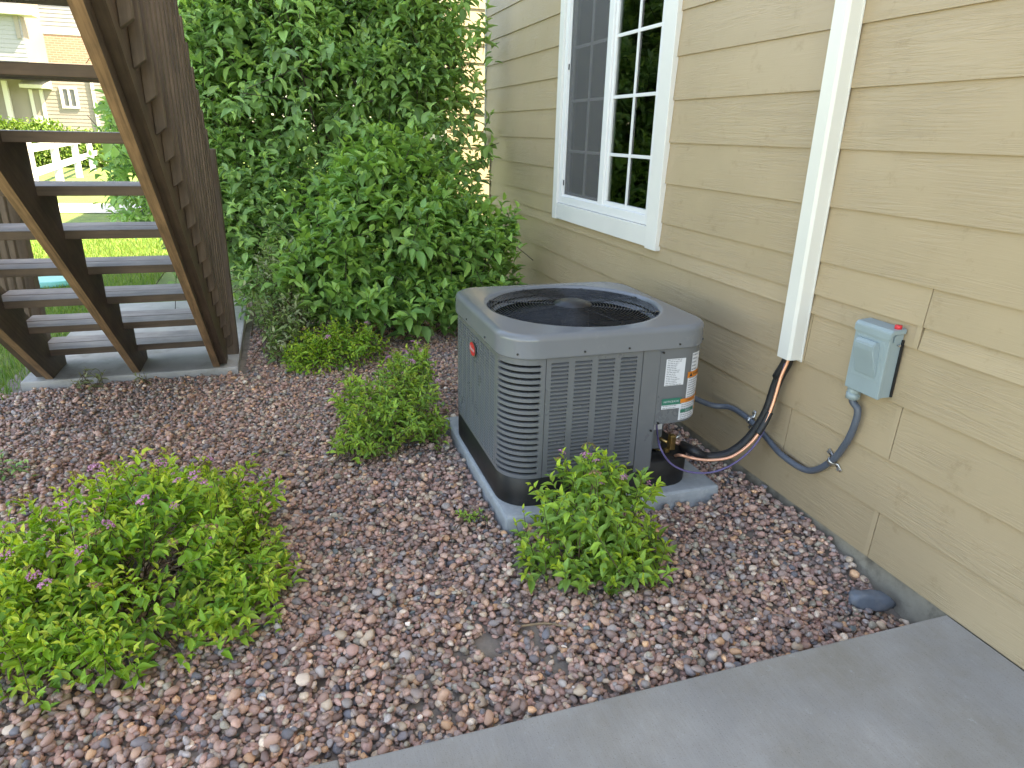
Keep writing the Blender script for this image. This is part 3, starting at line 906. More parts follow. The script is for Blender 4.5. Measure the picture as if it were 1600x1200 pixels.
# data plate, long white sheet, warning sheets, green notices (positions read off the photo)
a, z1_ = s_of((1041, 561)); b, _ = s_of((1072, 557)); _, z0_ = s_of((1037, 603))
sticker('data_plate', a, b-.002, z0_, z1_, M['paper'], 15, seed=1)
a, z1_ = s_of((1083, 552)); b, _ = s_of((1098, 549)); _, z0_ = s_of((1079, 588))
sticker('paper_label', a, a+.055, z0_-.01, z1_, M['paper'], 7, seed=2)
aw, zw1 = s_of((1074, 589)); _, zw0 = s_of((1071, 622))
wb = aw+.105
sticker('warning_label', aw, wb, zw0, zw1, M['paper'], 9, off=OFF+.0022, seed=3, ink='ink')
sticker('warning_band', aw-.003, wb+.004, zw1-.004, zw1+.022, M['orange'], 0, off=OFF+.003)
tV, tF = text_mesh('WARNING', .015); on_per('warning_lettering', tV, tF, aw+.062, zw1+.009, M['inkd'], ac, OFF+.004)
on_per('warning_triangle', [(-.009, -.008), (.009, -.008), (0, .009)], [(0, 1, 2)], aw+.014, zw1+.009, M['inkd'], ac, OFF+.004)
an, zn1 = s_of((1033, 626)); bn, _ = s_of((1064, 622)); _, zn0 = s_of((1031, 641))
sticker('notice_label', an, bn, zn0+.004, zn1, M['paper'], 4, off=OFF+.0026, seed=4)
sticker('notice_band', an, bn, zn1-.020, zn1+.008, M['green'], 0, off=OFF+.0034)
tV, tF = text_mesh('NOTICE/AVIS', .0118); on_per('notice_lettering', tV, tF, (an+bn)/2-.003, zn1-.006, M['paper'], ac, OFF+.0042)
al, zl1 = s_of((1061, 624)); _, zl0 = s_of((1059, 654))
lb = al+.135
sticker('caution_label', al, lb, zl0-.004, zl1, M['paper'], 10, off=OFF+.0032, seed=6)
sticker('caution_band', al+.002, lb-.040, zl1-.014, zl1+.004, M['orange'], 0, off=OFF+.0042)
tV, tF = text_mesh('WARNING', .010); on_per('warning_lettering', tV, tF, al+.055, zl1-.005, M['inkd'], ac, OFF+.005)
zz_ = (zl0+zl1)/2-.006
sticker('caution_band', al+.006, al+.085, zz_-.008, zz_+.006, M['green'], 0, off=OFF+.0042)
tV, tF = text_mesh('NOTICE', .009); on_per('notice_lettering', tV, tF, al+.045, zz_-.001, M['paper'], ac, OFF+.005)
for q in range(3):
    sticker('caution_band', lb-.038, lb-.004, zl1-.004-.030*q, zl1+.012-.030*q, M['orange'], 0, off=OFF+.0048)
    on_per('warning_triangle', [(-.006, -.006), (.006, -.006), (0, .006)], [(0, 1, 2)], lb-.030, zl1+.004-.030*q, M['yellow'], ac, OFF+.0056)
# service valves
vx, vy, vz = AX1-.085, 1.452, .262
vv = onX((1049, 690), vx); vy, vz = vv[1], vv[2]
sv = root('service_valve', (vx, vy, vz), parent=ac)
box('body', vx-.014, vx+.014, vy-.012, vy+.014, vz-.035, vz+.032, M['brass'], sv, .004)
box('body', vx-.010, vx+.010, vy-.030, vy-.010, vz-.058, vz-.030, M['brass'], sv, .003)
tube('stub', [(vx-.10, vy-.055, vz+.004), (vx, vy-.02, vz)], .007, M['brass'], sv, 8)
tube('stub', [(vx-.10, vy-.07, vz-.062), (vx-.01, vy-.02, vz-.048)], .005, M['brass'], sv, 8)
tube('port', [(vx, vy+.012, vz+.012), (vx+.004, vy+.040, vz+.028)], .0065, M['steel'], sv, 8)
tube('port_cap', [(vx+.018, vy+.001, vz-.066), (vx+.034, vy+.001, vz-.066)], .012, M['paper'], sv, 12)

# ================================================================== LINES ON THE WALL
lc = root('line_set_cover', (-2.09, 1.85, .65), 'white vertical line set cover running down the tan siding', 'conduit cover')
prof = [(-2.131, 1.874), (-2.128, 1.825), (-2.118, 1.815), (-2.062, 1.815), (-2.052, 1.825), (-2.049, 1.874)]
def prism_z(prof, z0, z1, cap=True):
    n = len(prof)
    V = [(x, y, z0) for x, y in prof]+[(x, y, z1) for x, y in prof]
    Fc = [(i, (i+1) % n, (i+1) % n+n, i+n) for i in range(n)]
    if cap: Fc += [tuple(range(n))[::-1], tuple(range(n, 2*n))]
    return V, Fc
inn = [(x*.0+(-2.09)+(x+2.09)*.93, 1.874-(1.874-y)*.95) for x, y in prof]
n = len(prof)
V = [(x, y, .648) for x, y in prof]+[(x, y, 3.4) for x, y in prof]+[(x, y, .648) for x, y in inn]+[(x, y, 3.4) for x, y in inn]
Fc = []
for i in range(n-1):
    Fc += [(i, i+1, i+1+n, i+n), (2*n+i+1, 2*n+i, 3*n+i, 3*n+i+1), (i+1, i, 2*n+i, 2*n+i+1)]
o = mesh('cover_lid', V, Fc, M['cover'], lc); 
box('back_channel', -2.135, -2.045, 1.8705, 1.8748, .640, 3.4, M['cover'], lc)

db = root('disconnect_box', (-1.69, 1.85, .65), 'small grey electrical disconnect box with red button on the tan siding', 'electrical box')
bx0, bx1, by0, by1, bz0, bz1 = -1.762, -1.618, 1.816, 1.8745, .650, .882
box('body', bx0+.003, bx1-.003, by0+.014, by1, bz0+.003, bz1-.012, M['box'], db, .002)
# door with a hooded moulded recess
V, Fc = merge([(boxv(bx0, bx1, by0, by0+.013, bz0, bz1-.018), BOXF)])
o = mesh('door', V, Fc, M['box'], db); bev(o, .003)
# top hood
hp = [(by1, bz1-.010), (by0+.012, bz1-.010), (by0-.004, bz1-.030), (by0-.004, bz1-.006), (by0+.004, bz1+.004), (by1, bz1+.008)]
V = [(bx0-.004, y, z) for y, z in hp]+[(bx1+.004, y, z) for y, z in hp]; n = len(hp)
o = mesh('hood', V, [tuple(range(n)), tuple(range(2*n-1, n-1, -1))]+[(i, i+n, (i+1) % n+n, (i+1) % n) for i in range(n)], M['box'], db)
bm = bmesh.new(); bm.from_mesh(o.data); bmesh.ops.recalc_face_normals(bm, faces=bm.faces[:]); bmesh.ops.bevel(bm, geom=bm.edges[:], offset=.002, segments=2, affect='EDGES'); bm.to_mesh(o.data); bm.free()
# raised pull-out cover: wedge thick at top, tapering down
wx0, wx1 = bx0+.028, bx1-.034
wp = [(by0+.001, .835), (by0-.016, .838), (by0-.026, .826), (by0-.025, .808), (by0-.004, .716), (by0+.001, .714)]
V = []
for i, (y, z) in enumerate(wp): V.append((wx0+(.004 if i > 3 else 0), y, z))
for i, (y, z) in enumerate(wp): V.append((wx1+(.012 if i > 3 else 0), y, z))
n = len(wp)
o = mesh('pull_handle', V, [tuple(range(n)), tuple(range(2*n-1, n-1, -1))]+[(i, i+n, (i+1) % n+n, (i+1) % n) for i in range(n)], M['box'], db)
bm = bmesh.new(); bm.from_mesh(o.data); bmesh.ops.recalc_face_normals(bm, faces=bm.faces[:]); bmesh.ops.bevel(bm, geom=bm.edges[:], offset=.003, segments=2, affect='EDGES'); bm.to_mesh(o.data); bm.free()
box('raised_panel', wx0-.010, wx1+.020, by0-.0015, by0+.002, .704, .842, M['box'], db, .001)
tube('red_button', [(bx1-.012, by1-.022, bz1+.004), (bx1-.012, by1-.022, bz1+.018)], .011, M['red'], db, 14)
V, Fc = tube_geo([(bx1+.002, by1-.018, .835), (bx1+.0055, by1-.018, .835)], .005, 10); mesh('screw', V, Fc, M['steel'], db)
box('hinge_pin', bx1-.001, bx1+.003, by0+.016, by0+.026, .845, .868, M['box'], db)
box('back_plate', bx0+.02, bx1+.004, by1-.006, by1+.0005, bz0+.006, bz1-.03, M['black'], db)

# flexible grey conduit from box to condenser
cr = .0125
CY_ = WY-.006-cr-.002
cpx = [(1340, 640), (1336, 662), (1322, 692), (1297, 722), (1262, 735), (1222, 711), (1196, 682), (1170, 655), (1142, 637)]
pts = [(-1.746, 1.846, .655), (-1.746, 1.848, .600)]
for i, p in enumerate(cpx):
    yy = CY_-(.006 if i < 3 else 0)-(.02 if i == 5 else 0)
    pts.append(onY(p, yy))
pts += [onY((1112, 633), 1.80), (-2.50, 1.66, .36), (-2.56, 1.58, .37)]
cd = root('flexible_conduit', tuple(pts[6]), 'dark grey flexible conduit strapped to the siding between disconnect box and condenser', 'conduit')
P = spline(pts, 26)
lens = np.concatenate([[0], np.cumsum(np.linalg.norm(np.diff(P, axis=0), axis=1))])
sN = np.arange(0, lens[-1], .0028)
P2 = np.stack([np.interp(sN, lens, P[:, k]) for k in range(3)], -1)
rad = cr+.0006*np.sin(sN/.0056*2*math.pi)
V, Fc = tube_geo(P2, rad, 12); mesh('tube', V, Fc, M['conduit'], cd, True)
tube('fitting', [(-1.746, 1.846, .652), (-1.746, 1.847, .612)], .021, M['box'], cd, 16)
tube('fitting', [(-1.746, 1.847, .628), (-1.746, 1.847, .606)], .024, M['box'], cd, 12)
for p in ((1300, 720), (1172, 657)):
    c = onY(p, CY_)
    # nearest path point & tangent
    i = int(np.argmin(np.linalg.norm(P2-c, axis=1))); t = P2[i+3]-P2[i-3]; t /= np.linalg.norm(t)
    c = P2[i]
    up = np.array([-t[2], 0, t[0]]); up /= np.linalg.norm(up)
    st = root('strap', tuple(c), parent=cd)
    ring = []
    for k in range(13):
        a = math.pi*k/12
        ring.append(c+up*math.cos(a)*(cr+.0022)-np.array([0, 1, 0])*math.sin(a)*(cr+.0022))
    ring = [c+up*(cr+.034)+np.array([0, cr+.0005, 0]), c+up*(cr+.006)+np.array([0, cr+.0005, 0])]+ring+[c-up*(cr+.006)+np.array([0, cr+.0005, 0]), c-up*(cr+.034)+np.array([0, cr+.0005, 0])]
    V = []
    for q in ring: V += [tuple(q-t*.008), tuple(q+t*.008)]
    Fc = [(2*k, 2*k+1, 2*k+3, 2*k+2) for k in range(len(ring)-1)]
    o = mesh('band', V, Fc, M['steel'], st, True)
    bm = bmesh.new(); bm.from_mesh(o.data); bmesh.ops.solidify(bm, geom=bm.faces[:], thickness=.0015); bm.to_mesh(o.data); bm.free()
    for sg in (1, -1):
        q = c+up*sg*(cr+.024)
        V, Fc = tube_geo([q+np.array([0, cr-.001, 0]), q+np.array([0, cr-.008, 0])], .0065, 8); mesh('screw', V, Fc, M['steel'], st)

# refrigerant lines: black insulated suction line, copper liquid line, purple control cable
lp = [(-2.092, 1.850, .80), (-2.092, 1.850, .66), onY((1213, 600), 1.840), onY((1197, 645), 1.815), onY((1172, 683), 1.77), onY((1140, 708), 1.70), onY((1105, 714), 1.62), onY((1083, 704), 1.56), onX((1066, 696), vx+.002)]
ln = tube('insulated_refrigerant_line', lp, .0205, M['foam'], None, 12, 10)
tag(ln, 'thick black foam insulated pipe curving from white cover to the condenser valve', 'pipe')
tube('sleeve_end', [lp[0], lp[1]-np.array([0, 0, .01]), onY((1215, 590), 1.842)], .0225, M['foam'], ln, 12, 6)
tube('pipe_end', [onX((1068, 696), vx+.002), (vx, vy+.013, vz-.002)], .009, M['dullcopper'], ln, 8)
lp2 = [(-2.075, 1.838, .80), (-2.075, 1.836, .655), onY((1220, 590), 1.818), onY((1207, 633), 1.795), onY((1193, 665), 1.765), onY((1172, 693), 1.72), onY((1142, 714), 1.655), onY((1108, 719), 1.585), onY((1082, 716), 1.535), onY((1062, 711), 1.49), (vx+.02, vy+.006, vz-.062)]
cl = tube('copper_line', lp2, .0062, M['copper'], None, 10, 12)
tag(cl, 'thin bare copper pipe lying along the black insulated pipe', 'pipe')
tube('tape_wrap', [onY((1203, 644), 1.792), onY((1194, 662), 1.772), onY((1184, 678), 1.748)], .0145, M['foam'], ln, 12, 6)
pw = [(vx-.03, onX((1026, 655), vx-.02)[1], .36), onX((1027, 676), vx+.01), onX((1032, 700), AX1+.02), onX((1046, 722), AX1+.03), onX((1066, 734), AX1+.05), onY((1092, 739), 1.56), onY((1120, 736), 1.63), onY((1150, 722), 1.69), onY((1178, 697), 1.745), onY((1197, 664), 1.785), onY((1212, 615), 1.815), (-2.086, 1.836, .655), (-2.086, 1.836, .75)]
pc = tube('control_cable', pw, .0042, M['purple'], None, 8, 12)
tag(pc, 'thin purple control cable looping below the copper pipe', 'cable')

# ================================================================== GRAVEL
def ico(sub):
    bm = bmesh.new(); bmesh.ops.create_icosphere(bm, subdivisions=sub, radius=1)
    V = np.array([v.co[:] for v in bm.verts]); Fc = np.array([[v.index for v in f.verts] for f in bm.faces]); bm.free()
    return V, Fc
IV1, IF1 = ico(1)
IV2, IF2 = ico(2)
def pebble_shape(base, r):
    V = base.copy()
    for _ in range(6):                       # knock flats into the stone
        d = r.normal(size=3); d /= np.linalg.norm(d)
        h = r.uniform(.58, .86)
        k = V@d
        V = V-np.outer(np.where(k > h, (k-h)*.85, 0), d)
    a = r.normal(size=(3, 3))*.9
    V = V*(1+.09*np.sin(V@a[0]*2.2+1)[:, None]+.06*np.sin(V@a[1]*3.1)[:, None])
    return V
pr = np.random.default_rng(11)
NVAR = 40
SH2 = [pebble_shape(IV2, pr) for _ in range(NVAR)]
SH1 = [pebble_shape(IV1, pr) for _ in range(NVAR)]
PAL = np.array([(.225, .15, .135), (.26, .18, .155), (.20, .155, .145), (.16, .135, .13), (.30, .215, .18), (.12, .115, .125), (.20, .19, .19), (.29, .245, .195), (.155, .115, .105), (.33, .29, .25), (.25, .17, .13), (.34, .22, .14), (.085, .09, .105), (.18, .175, .15), (.45, .43, .40), (.10, .13, .14)])
PW = np.array([15, 13, 12, 12, 8, 6, 8, 8, 11, 3, 9, 3.5, 3, 7, .5, .5]); PW = PW/PW.sum()
NPEB = 50000
cell = .004
hx0, hy0 = -5.6, -1.62
nx, ny = int((-1.2-hx0)/cell), int((1.90-hy0)/cell)
gxs = hx0+(np.arange(nx)+.5)*cell; gys = hy0+(np.arange(ny)+.5)*cell
HM = (ground_h(gxs[:, None], gys[None, :])-.022).astype(np.float32)
def blocked(x, y):
    if x > -1.262 and y < 1.9: return True
    if -3.235 < x < -2.175 and .712 < y < 1.70: return True
    if x < -4.345 and -1.51 < y < -.29: return True
    if y > 1.878: return True
    return False
soil_patches = [(*onZ((765, 1010), 0)[:2], .06, .045), (*onZ((868, 1040), 0)[:2], .07, .03), (*onZ((715, 1030), 0)[:2], .04, .03), (*onZ((830, 985), 0)[:2], .08, .03)]
peb = []
for i in range(NPEB):
    near = pr.random() < .66
    x = pr.uniform(-3.35, -1.26) if near else pr.uniform(-5.4, -3.35)
    y = pr.uniform(-1.6, 1.88)
    if blocked(x, y): continue
    if x < -4.3 and y < -1.45: continue
    skip = False
    for (sx, sy, ra, rb) in soil_patches:
        if ((x-sx)/ra)**2+((y-sy)/rb)**2 < 1 and pr.random() < .9: skip = True
    if skip: continue
    L = float(np.clip(pr.lognormal(math.log(.0120), .25), .0068, .023))      # semi-axis
    b = L*pr.uniform(.62, .92); c = L*pr.uniform(.42, .70)
    ang = pr.uniform(0, math.pi)
    rr = (L+b)/2
    if x+rr*.9 > -1.247: x = -1.247-rr*.9
    if y+rr > 1.89: y = 1.89-rr
    w = int(math.ceil(L/cell))
    ix, iy = int((x-hx0)/cell), int((y-hy0)/cell)
    i0, i1, j0, j1 = max(0, ix-w), min(nx, ix+w+1), max(0, iy-w), min(ny, iy+w+1)
    if i1-i0 < 2 or j1-j0 < 2: continue
    dx = gxs[i0:i1, None]-x; dy = gys[None, j0:j1]-y
    ca, sa = math.cos(ang), math.sin(ang)
    u = (dx*ca+dy*sa)/L; v = (-dx*sa+dy*ca)/b
    q = u*u+v*v
    m = q < 1
    if not m.any(): continue
    sub = HM[i0:i1, j0:j1]
    hs = sub[m]
    base = np.sort(hs)[int(len(hs)*.62)]
    top_lim = float(ground_h(x, y))+.020
    if base > top_lim: continue
    # tilt with the surface underneath
    gxp = float((sub*dx*m).sum()/max(1e-9, (dx*dx*m).sum())-0) if False else 0
    zc = base+c*.62
    new = np.where(m, zc+c*np.sqrt(np.clip(1-q, 0, 1)), -1)
    HM[i0:i1, j0:j1] = np.maximum(sub, new)
    peb.append((x, y, zc, L, b, c, ang, pr.normal(0, .22), pr.normal(0, .22), pr.integers(NVAR), pr.choice(len(PAL), p=PW), pr.uniform(.78, 1.22)))
for i in range(52000):                       # small stones in the gaps that are left
    x = pr.uniform(-5.3, -1.26); y = pr.uniform(-1.6, 1.87)
    if blocked(x, y): continue
    if x < -4.3 and y < -1.45: continue
    ix, iy = min(nx-1, int((x-hx0)/cell)), min(ny-1, int((y-hy0)/cell))
    if HM[ix, iy] > float(ground_h(x, y))-.0125: continue
    if any(((x-sx)/ra)**2+((y-sy)/rb)**2 < 1 for (sx, sy, ra, rb) in soil_patches) and pr.random() < .85: continue
    L = pr.uniform(.0065, .0115) if x > -3.4 else pr.uniform(.009, .013)
    b = L*pr.uniform(.65, .92); c = L*pr.uniform(.5, .75); ang = pr.uniform(0, math.pi)
    w = int(math.ceil(L/cell))
    i0, i1, j0, j1 = max(0, ix-w), min(nx, ix+w+1), max(0, iy-w), min(ny, iy+w+1)
    if i1-i0 < 2 or j1-j0 < 2: continue
    q = ((gxs[i0:i1, None]-x)**2+(gys[None, j0:j1]-y)**2)/(L*b)
    zc = float(HM[ix, iy])+c*.7
    HM[i0:i1, j0:j1] = np.maximum(HM[i0:i1, j0:j1], np.where(q < 1, zc+c*np.sqrt(np.clip(1-q, 0, 1)), -1))
    peb.append((x, y, zc, L, b, c, ang, pr.normal(0, .25), pr.normal(0, .25), pr.integers(NVAR), pr.choice(len(PAL), p=PW), pr.uniform(.75, 1.15)))
peb = np.array(peb)
# the white stone by the left spirea and the odd pale ones
def eul(ang, tx, ty):
    return np.array(Matrix.Rotation(ang, 3, 'Z')@Matrix.Rotation(tx, 3, 'X')@Matrix.Rotation(ty, 3, 'Y'))
pxy, dep = to_px(peb[:, :3])
pix = peb[:, 3]*2/dep*F_PX
inside = (pxy[:, 0] > 5) & (pxy[:, 0] < 1595) & (pxy[:, 1] > 5) & (pxy[:, 1] < 1190)
hmv = HM[np.clip(((peb[:, 0]-hx0)/cell).astype(int), 0, nx-1), np.clip(((peb[:, 1]-hy0)/cell).astype(int), 0, ny-1)]
ontop = hmv <= peb[:, 2]+peb[:, 5]+.0015
score = np.where(inside & ontop, pix, 0)
top = set(np.argsort(-score)[:295].tolist())
# individual pebbles share mesh data of the shape variants
pv = {}
Vs = []; Fs = []; Cs = []; off = 0
Vs1 = []
for i, p in enumerate(peb):
    x, y, z, L, b, c, ang, tx, ty, var, ci, br = p
    var = int(var); col = PAL[int(ci)]*np.array((2.18, 1.90, 1.69))*br
    near = x > -3.3
    if i in top:
        key = var
        if key not in pv:
            o = mesh('pebble', SH2[var], IF2, M['pebble'], gravel_bed, True, col=np.tile(col, (len(IV2), 1)), origin=(0, 0, 0))
            pv[key] = o
            o.location = tuple(np.array((x, y, z))-WL[gravel_bed.name])
        else:
            o = copyo(pv[key], gravel_bed, (x, y, z))
        o.rotation_euler = (tx, ty, ang); o.scale = (L, b, c)
        continue
    base, fc = (SH2[var], IF2) if pix[i] > 9.5 else (SH1[var], IF1)
    W = (base*np.array([L, b, c]))@eul(ang, tx, ty).T+np.array([x, y, z])
    Vs.append(W); Fs.append(fc+off); off += len(W)
    Cs.append(np.tile(col, (len(W), 1)))
gr = mesh('gravel', np.vstack(Vs), np.vstack(Fs), M['pebble'], gravel_bed, True, col=np.vstack(Cs)); tag(gr, kind='stuff')
def gz(x, y): return float(HM[int(np.clip((x-hx0)/cell, 0, nx-1)), int(np.clip((y-hy0)/cell, 0, ny-1))])
# blue-grey rock in the hollow, white stone, blue chip
def rough_stone(r, n=16):
    V = ico(3)[0]
    for _ in range(n):
        d = r.normal(size=3); d /= np.linalg.norm(d); h = r.uniform(.5, .82); k = V@d
        V = V-np.outer(np.where(k > h, (k-h)*.93, 0), d)
    a = r.normal(size=(3, 3))*3
    return V*(1+.035*np.sin(V@a[0]*2)[:, None]+.03*np.sin(V@a[1]*3)[:, None])
def stone(name, c, dims, rot, mat, label, cat, seed, col=None):
    r = np.random.default_rng(seed)
    V = rough_stone(r)*np.array(dims)
    V = V@np.array(Matrix.Rotation(rot, 3, 'Z')).T+np.array(c)
    o = mesh(name, V, ico(3)[1], mat, None, True, col=None if col is None else np.tile(col, (len(V), 1)))
    tag(o, label, cat)
P = onZ((1388, 935), .0)
stone('flat_stone', (P[0]-.02, P[1]-.05, -.010), (.088, .046, .042), 1.25, M['rock'], 'smooth blue-grey flat stone in the gravel hollow by the foundation', 'stone', 3)
P = onZ((408, 1088), .02)
stone('white_stone', (P[0], P[1], gz(P[0], P[1])+.004), (.016, .013, .011), .6, M['pebble'], 'small white stone among the pebbles right of the large flowering bush', 'stone', 4, np.array((.62, .62, .62)))
# dry stalks lying on the gravel
def stalk(pl, rad, label, grp=None):
    pts = []
    for p in pl:
        q = onZ(p, .01); pts.append((q[0], q[1], gz(q[0], q[1])+.006))
    o = tube('dry_stalk', pts, rad, M['straw'], None, 5, 6); tag(o, label, 'stalk', grp)
stalk([(1170, 838), (1200, 868), (1222, 905), (1240, 942)], .0022, 'long dry stalk lying on gravel between front shrub and foundation')
stalk([(985, 818), (1020, 824), (1062, 836)], .0018, 'short dry stalk poking right from the shrub by the concrete pad corner')
stalk([(455, 715), (500, 712), (545, 708)], .002, 'dry stalk lying on gravel left of the mid spirea')
stalk([(800, 972), (850, 968), (885, 974)], .004, 'grey stick lying on the bare soil patch')

# ================================================================== PLANTS
LT = np.array([0, .2, .45, .7, 1.0]); LW = np.array([0, .36, .5, .34, 0])
def leaf_template(fold=.35, droop=.22):
    V = [(0, 0, 0)]
    for t, w in zip(LT[1:4], LW[1:4]):
        zz = -droop*t*t
        V += [(t, -w, zz+fold*w), (t, 0, zz), (t, w, zz+fold*w)]
    V.append((1, 0, -droop))
    Fc = [(0, 1, 2), (0, 2, 3)]
    for r in range(2):
        a = 1+3*r
        Fc += [(a, a+3, a+4), (a, a+4, a+1), (a+1, a+4, a+5), (a+1, a+5, a+2)]
    Fc += [(7, 10, 8), (8, 10, 9)]
    return np.array(V, float), np.array(Fc)
LV, LF = leaf_template()
def unit(v): return v/np.maximum(1e-9, np.linalg.norm(v, axis=-1, keepdims=True))
def build_leaves(P, A, Nn, Ln, Wd):
    """world vertices of leaves with base P, axis A, upper normal Nn"""
    B = unit(np.cross(Nn, A)); Nn = np.cross(A, B)
    return (P[:, None, :]+LV[None, :, 0:1]*A[:, None, :]*Ln[:, None, None]+LV[None, :, 1:2]*B[:, None, :]*Wd[:, None, None]+LV[None, :, 2:3]*Nn[:, None, :]*Ln[:, None, None])
def shrub(name, label, blobs, base, n_shoots, shoot_len, per_shoot, leaf_len, ratio, cols, r, mat, group=None, cat='shrub', updir=.6, tipcol=None, tipfrac=.3, n_ind=120, stems=14, droop=.35, zmin=.03, ymax=1.84, rmin=.35, stem_mat='stem', avoid=None, phi=(72, 28), lowz=-.35, flowers=0):
    rt = root(name, base, label, cat, group)
    w = np.array([b[3]*b[4]+b[3]*b[5]+b[4]*b[5] for b in blobs]); w = w/w.sum()
    which = r.choice(len(blobs), n_shoots, p=w)
    B = np.array(blobs)[which]
    d = unit(r.normal(size=(n_shoots, 3))); 
    low = d[:, 2] < lowz; d[low, 2] *= -1
    rad = np.where(r.random(n_shoots) < .72, r.uniform(.80, 1.04, n_shoots), r.uniform(rmin, .85, n_shoots))
    rad = rad*(1+.13*np.sin(d[:, 0]*5+which)*np.cos(d[:, 1]*6+2)+.09*np.sin(d[:, 2]*9+d[:, 0]*7))
    tip = B[:, :3]+d*B[:, 3:6]*rad[:, None]
    sd = unit(d*.55+np.array([0, 0, updir])+r.normal(size=(n_shoots, 3))*.32)
    SLn = shoot_len*r.uniform(.65, 1.35, n_shoots)
    ok = (tip[:, 2] > zmin) & (tip[:, 1] < ymax)
    if avoid is not None: ok &= ~avoid(tip)
    tip, sd, SLn, d = tip[ok], sd[ok], SLn[ok], d[ok]
    n = len(tip)
    shade_col = np.array(cols)[r.integers(len(cols), size=n)]
    bs = tip-sd*SLn[:, None]
    ref = unit(np.cross(sd, r.normal(size=(n, 3)))); ref2 = np.cross(sd, ref)
    Ps = []; As = []; Ns = []; Ls = []; Cc = []
    for j in range(per_shoot):
        t = (j+.6)/per_shoot
        az = (j//2)*math.pi/2+(j % 2)*math.pi+r.normal(0, .25, n)
        rdl = ref*np.cos(az)[:, None]+ref2*np.sin(az)[:, None]
        ph = R_(phi[0]+(phi[1]-phi[0])*t)
        a = sd*math.cos(ph)+rdl*math.sin(ph)
        a = a+r.normal(size=(n, 3))*.15
        a[:, 2] -= droop*(1-t)*.8
        a = unit(a)
        nr = unit(sd*.7+np.array([0, 0, 1.0])-a*((sd*.7+np.array([0, 0, 1.0]))*a).sum(1, keepdims=True)+r.normal(size=(n, 3))*.18)
        p = bs+sd*(SLn*t)[:, None]
        ln = leaf_len*(1.1-.55*t**2)*r.uniform(.62, 1.2, n)
        keep = (p[:, 2]+a[:, 2]*ln > .012) & (p[:, 1]+a[:, 1]*ln < ymax+.02) & (r.random(n) > .06)
        if avoid is not None: keep &= ~avoid(p+a*ln[:, None])
        c = shade_col*r.uniform(.72, 1.28, (n, 1))*np.array([1, 1, 1])+r.normal(0, .004, (n, 3))
        if tipcol is not None:
            k = np.clip((t-(1-tipfrac))/tipfrac, 0, 1)*(r.random(n) < .75)
            c = c*(1-k[:, None])+np.array(tipcol)*k[:, None]*r.uniform(.75, 1.2, (n, 1))
        Ps.append(p[keep]); As.append(a[keep]); Ns.append(nr[keep]); Ls.append(ln[keep]); Cc.append(c[keep])
    P = np.vstack(Ps); A = np.vstack(As); Nn = np.vstack(Ns); Ln = np.concatenate(Ls); Co = np.clip(np.vstack(Cc), .004, .9)
    Wd = Ln*ratio*r.uniform(.85, 1.15, len(Ln))
    W = build_leaves(P, A, Nn, Ln, Wd)
    # the leaves that show largest become pieces of their own
    pxl, dd = to_px(P); toward = unit(EYE-P)
    ctr = np.array([b[:3] for b in blobs]).mean(0)
    outw = (unit(P-ctr)*toward).sum(1)
    sc = Ln/dd*(.4+np.abs((Nn*toward).sum(1)))*np.clip(outw+.3, .05, 1.3)
    vis = (pxl[:, 0] > 0) & (pxl[:, 0] < 1600) & (pxl[:, 1] > 0) & (pxl[:, 1] < 1200)
    sc = np.where(vis, sc, 0)
    ind = np.argsort(-sc)[:n_ind]
    mask = np.ones(len(P), bool); mask[ind] = False
    protos = {}
    Bn = unit(np.cross(Nn, A)); N2 = np.cross(A, Bn)
    for i in ind:
        key = int(i) % 10
        cc = Co[i]
        if key not in protos:
            o = mesh('leaf', LV, LF, mat, rt, True, col=np.tile(cc, (11, 1)), origin=(0, 0, 0)); protos[key] = o
            o.location = tuple(P[i]-WL[rt.name])
        else:
            o = copyo(protos[key], rt, P[i])
        mtx = Matrix(((A[i][0], Bn[i][0], N2[i][0]), (A[i][1], Bn[i][1], N2[i][1]), (A[i][2], Bn[i][2], N2[i][2])))
        o.rotation_euler = mtx.to_euler(); o.scale = (Ln[i], Wd[i], Ln[i])
    Wm = W[mask]; nl = len(Wm)
    V = Wm.reshape(-1, 3)
    Fc = (LF[None]+(np.arange(nl)*11)[:, None, None]).reshape(-1, 3)
    fo = mesh('foliage', V, Fc, mat, rt, True, col=np.repeat(Co[mask], 11, 0)); tag(fo, kind='stuff')
    # twigs and main stems
    parts_V = []; parts_F = []; o_ = 0
    for i in range(n):
        if i % 2 and n > 500: continue
        v, f = tube_geo([bs[i]-sd[i]*SLn[i]*.4, bs[i]+sd[i]*SLn[i]*.5, tip[i]], np.array([.0032, .0024, .0012])*(1 if leaf_len > .06 else .6), 3, False)
        parts_V.append(np.array(v)); parts_F.append(np.array(f)+o_); o_ += len(v)
    for i in r.choice(n, min(stems, n), replace=False):
        e = bs[i]; g = np.array(base)+np.array([r.normal(0, .06), r.normal(0, .06), 0])
        m1 = g*.6+e*.4+np.array([0, 0, .12*np.linalg.norm(e-g)])+r.normal(size=3)*.03
        rb = .012 if leaf_len > .06 else .0035
        v, f = tube_geo(spline([g, m1, e], 5), np.linspace(rb, rb*.3, 11), 5, False)
        parts_V.append(np.array(v)); parts_F.append(np.array(f)+o_); o_ += len(v)
    if parts_V:
        mesh('stems', np.vstack(parts_V), np.vstack(parts_F), M[stem_mat], rt, True)
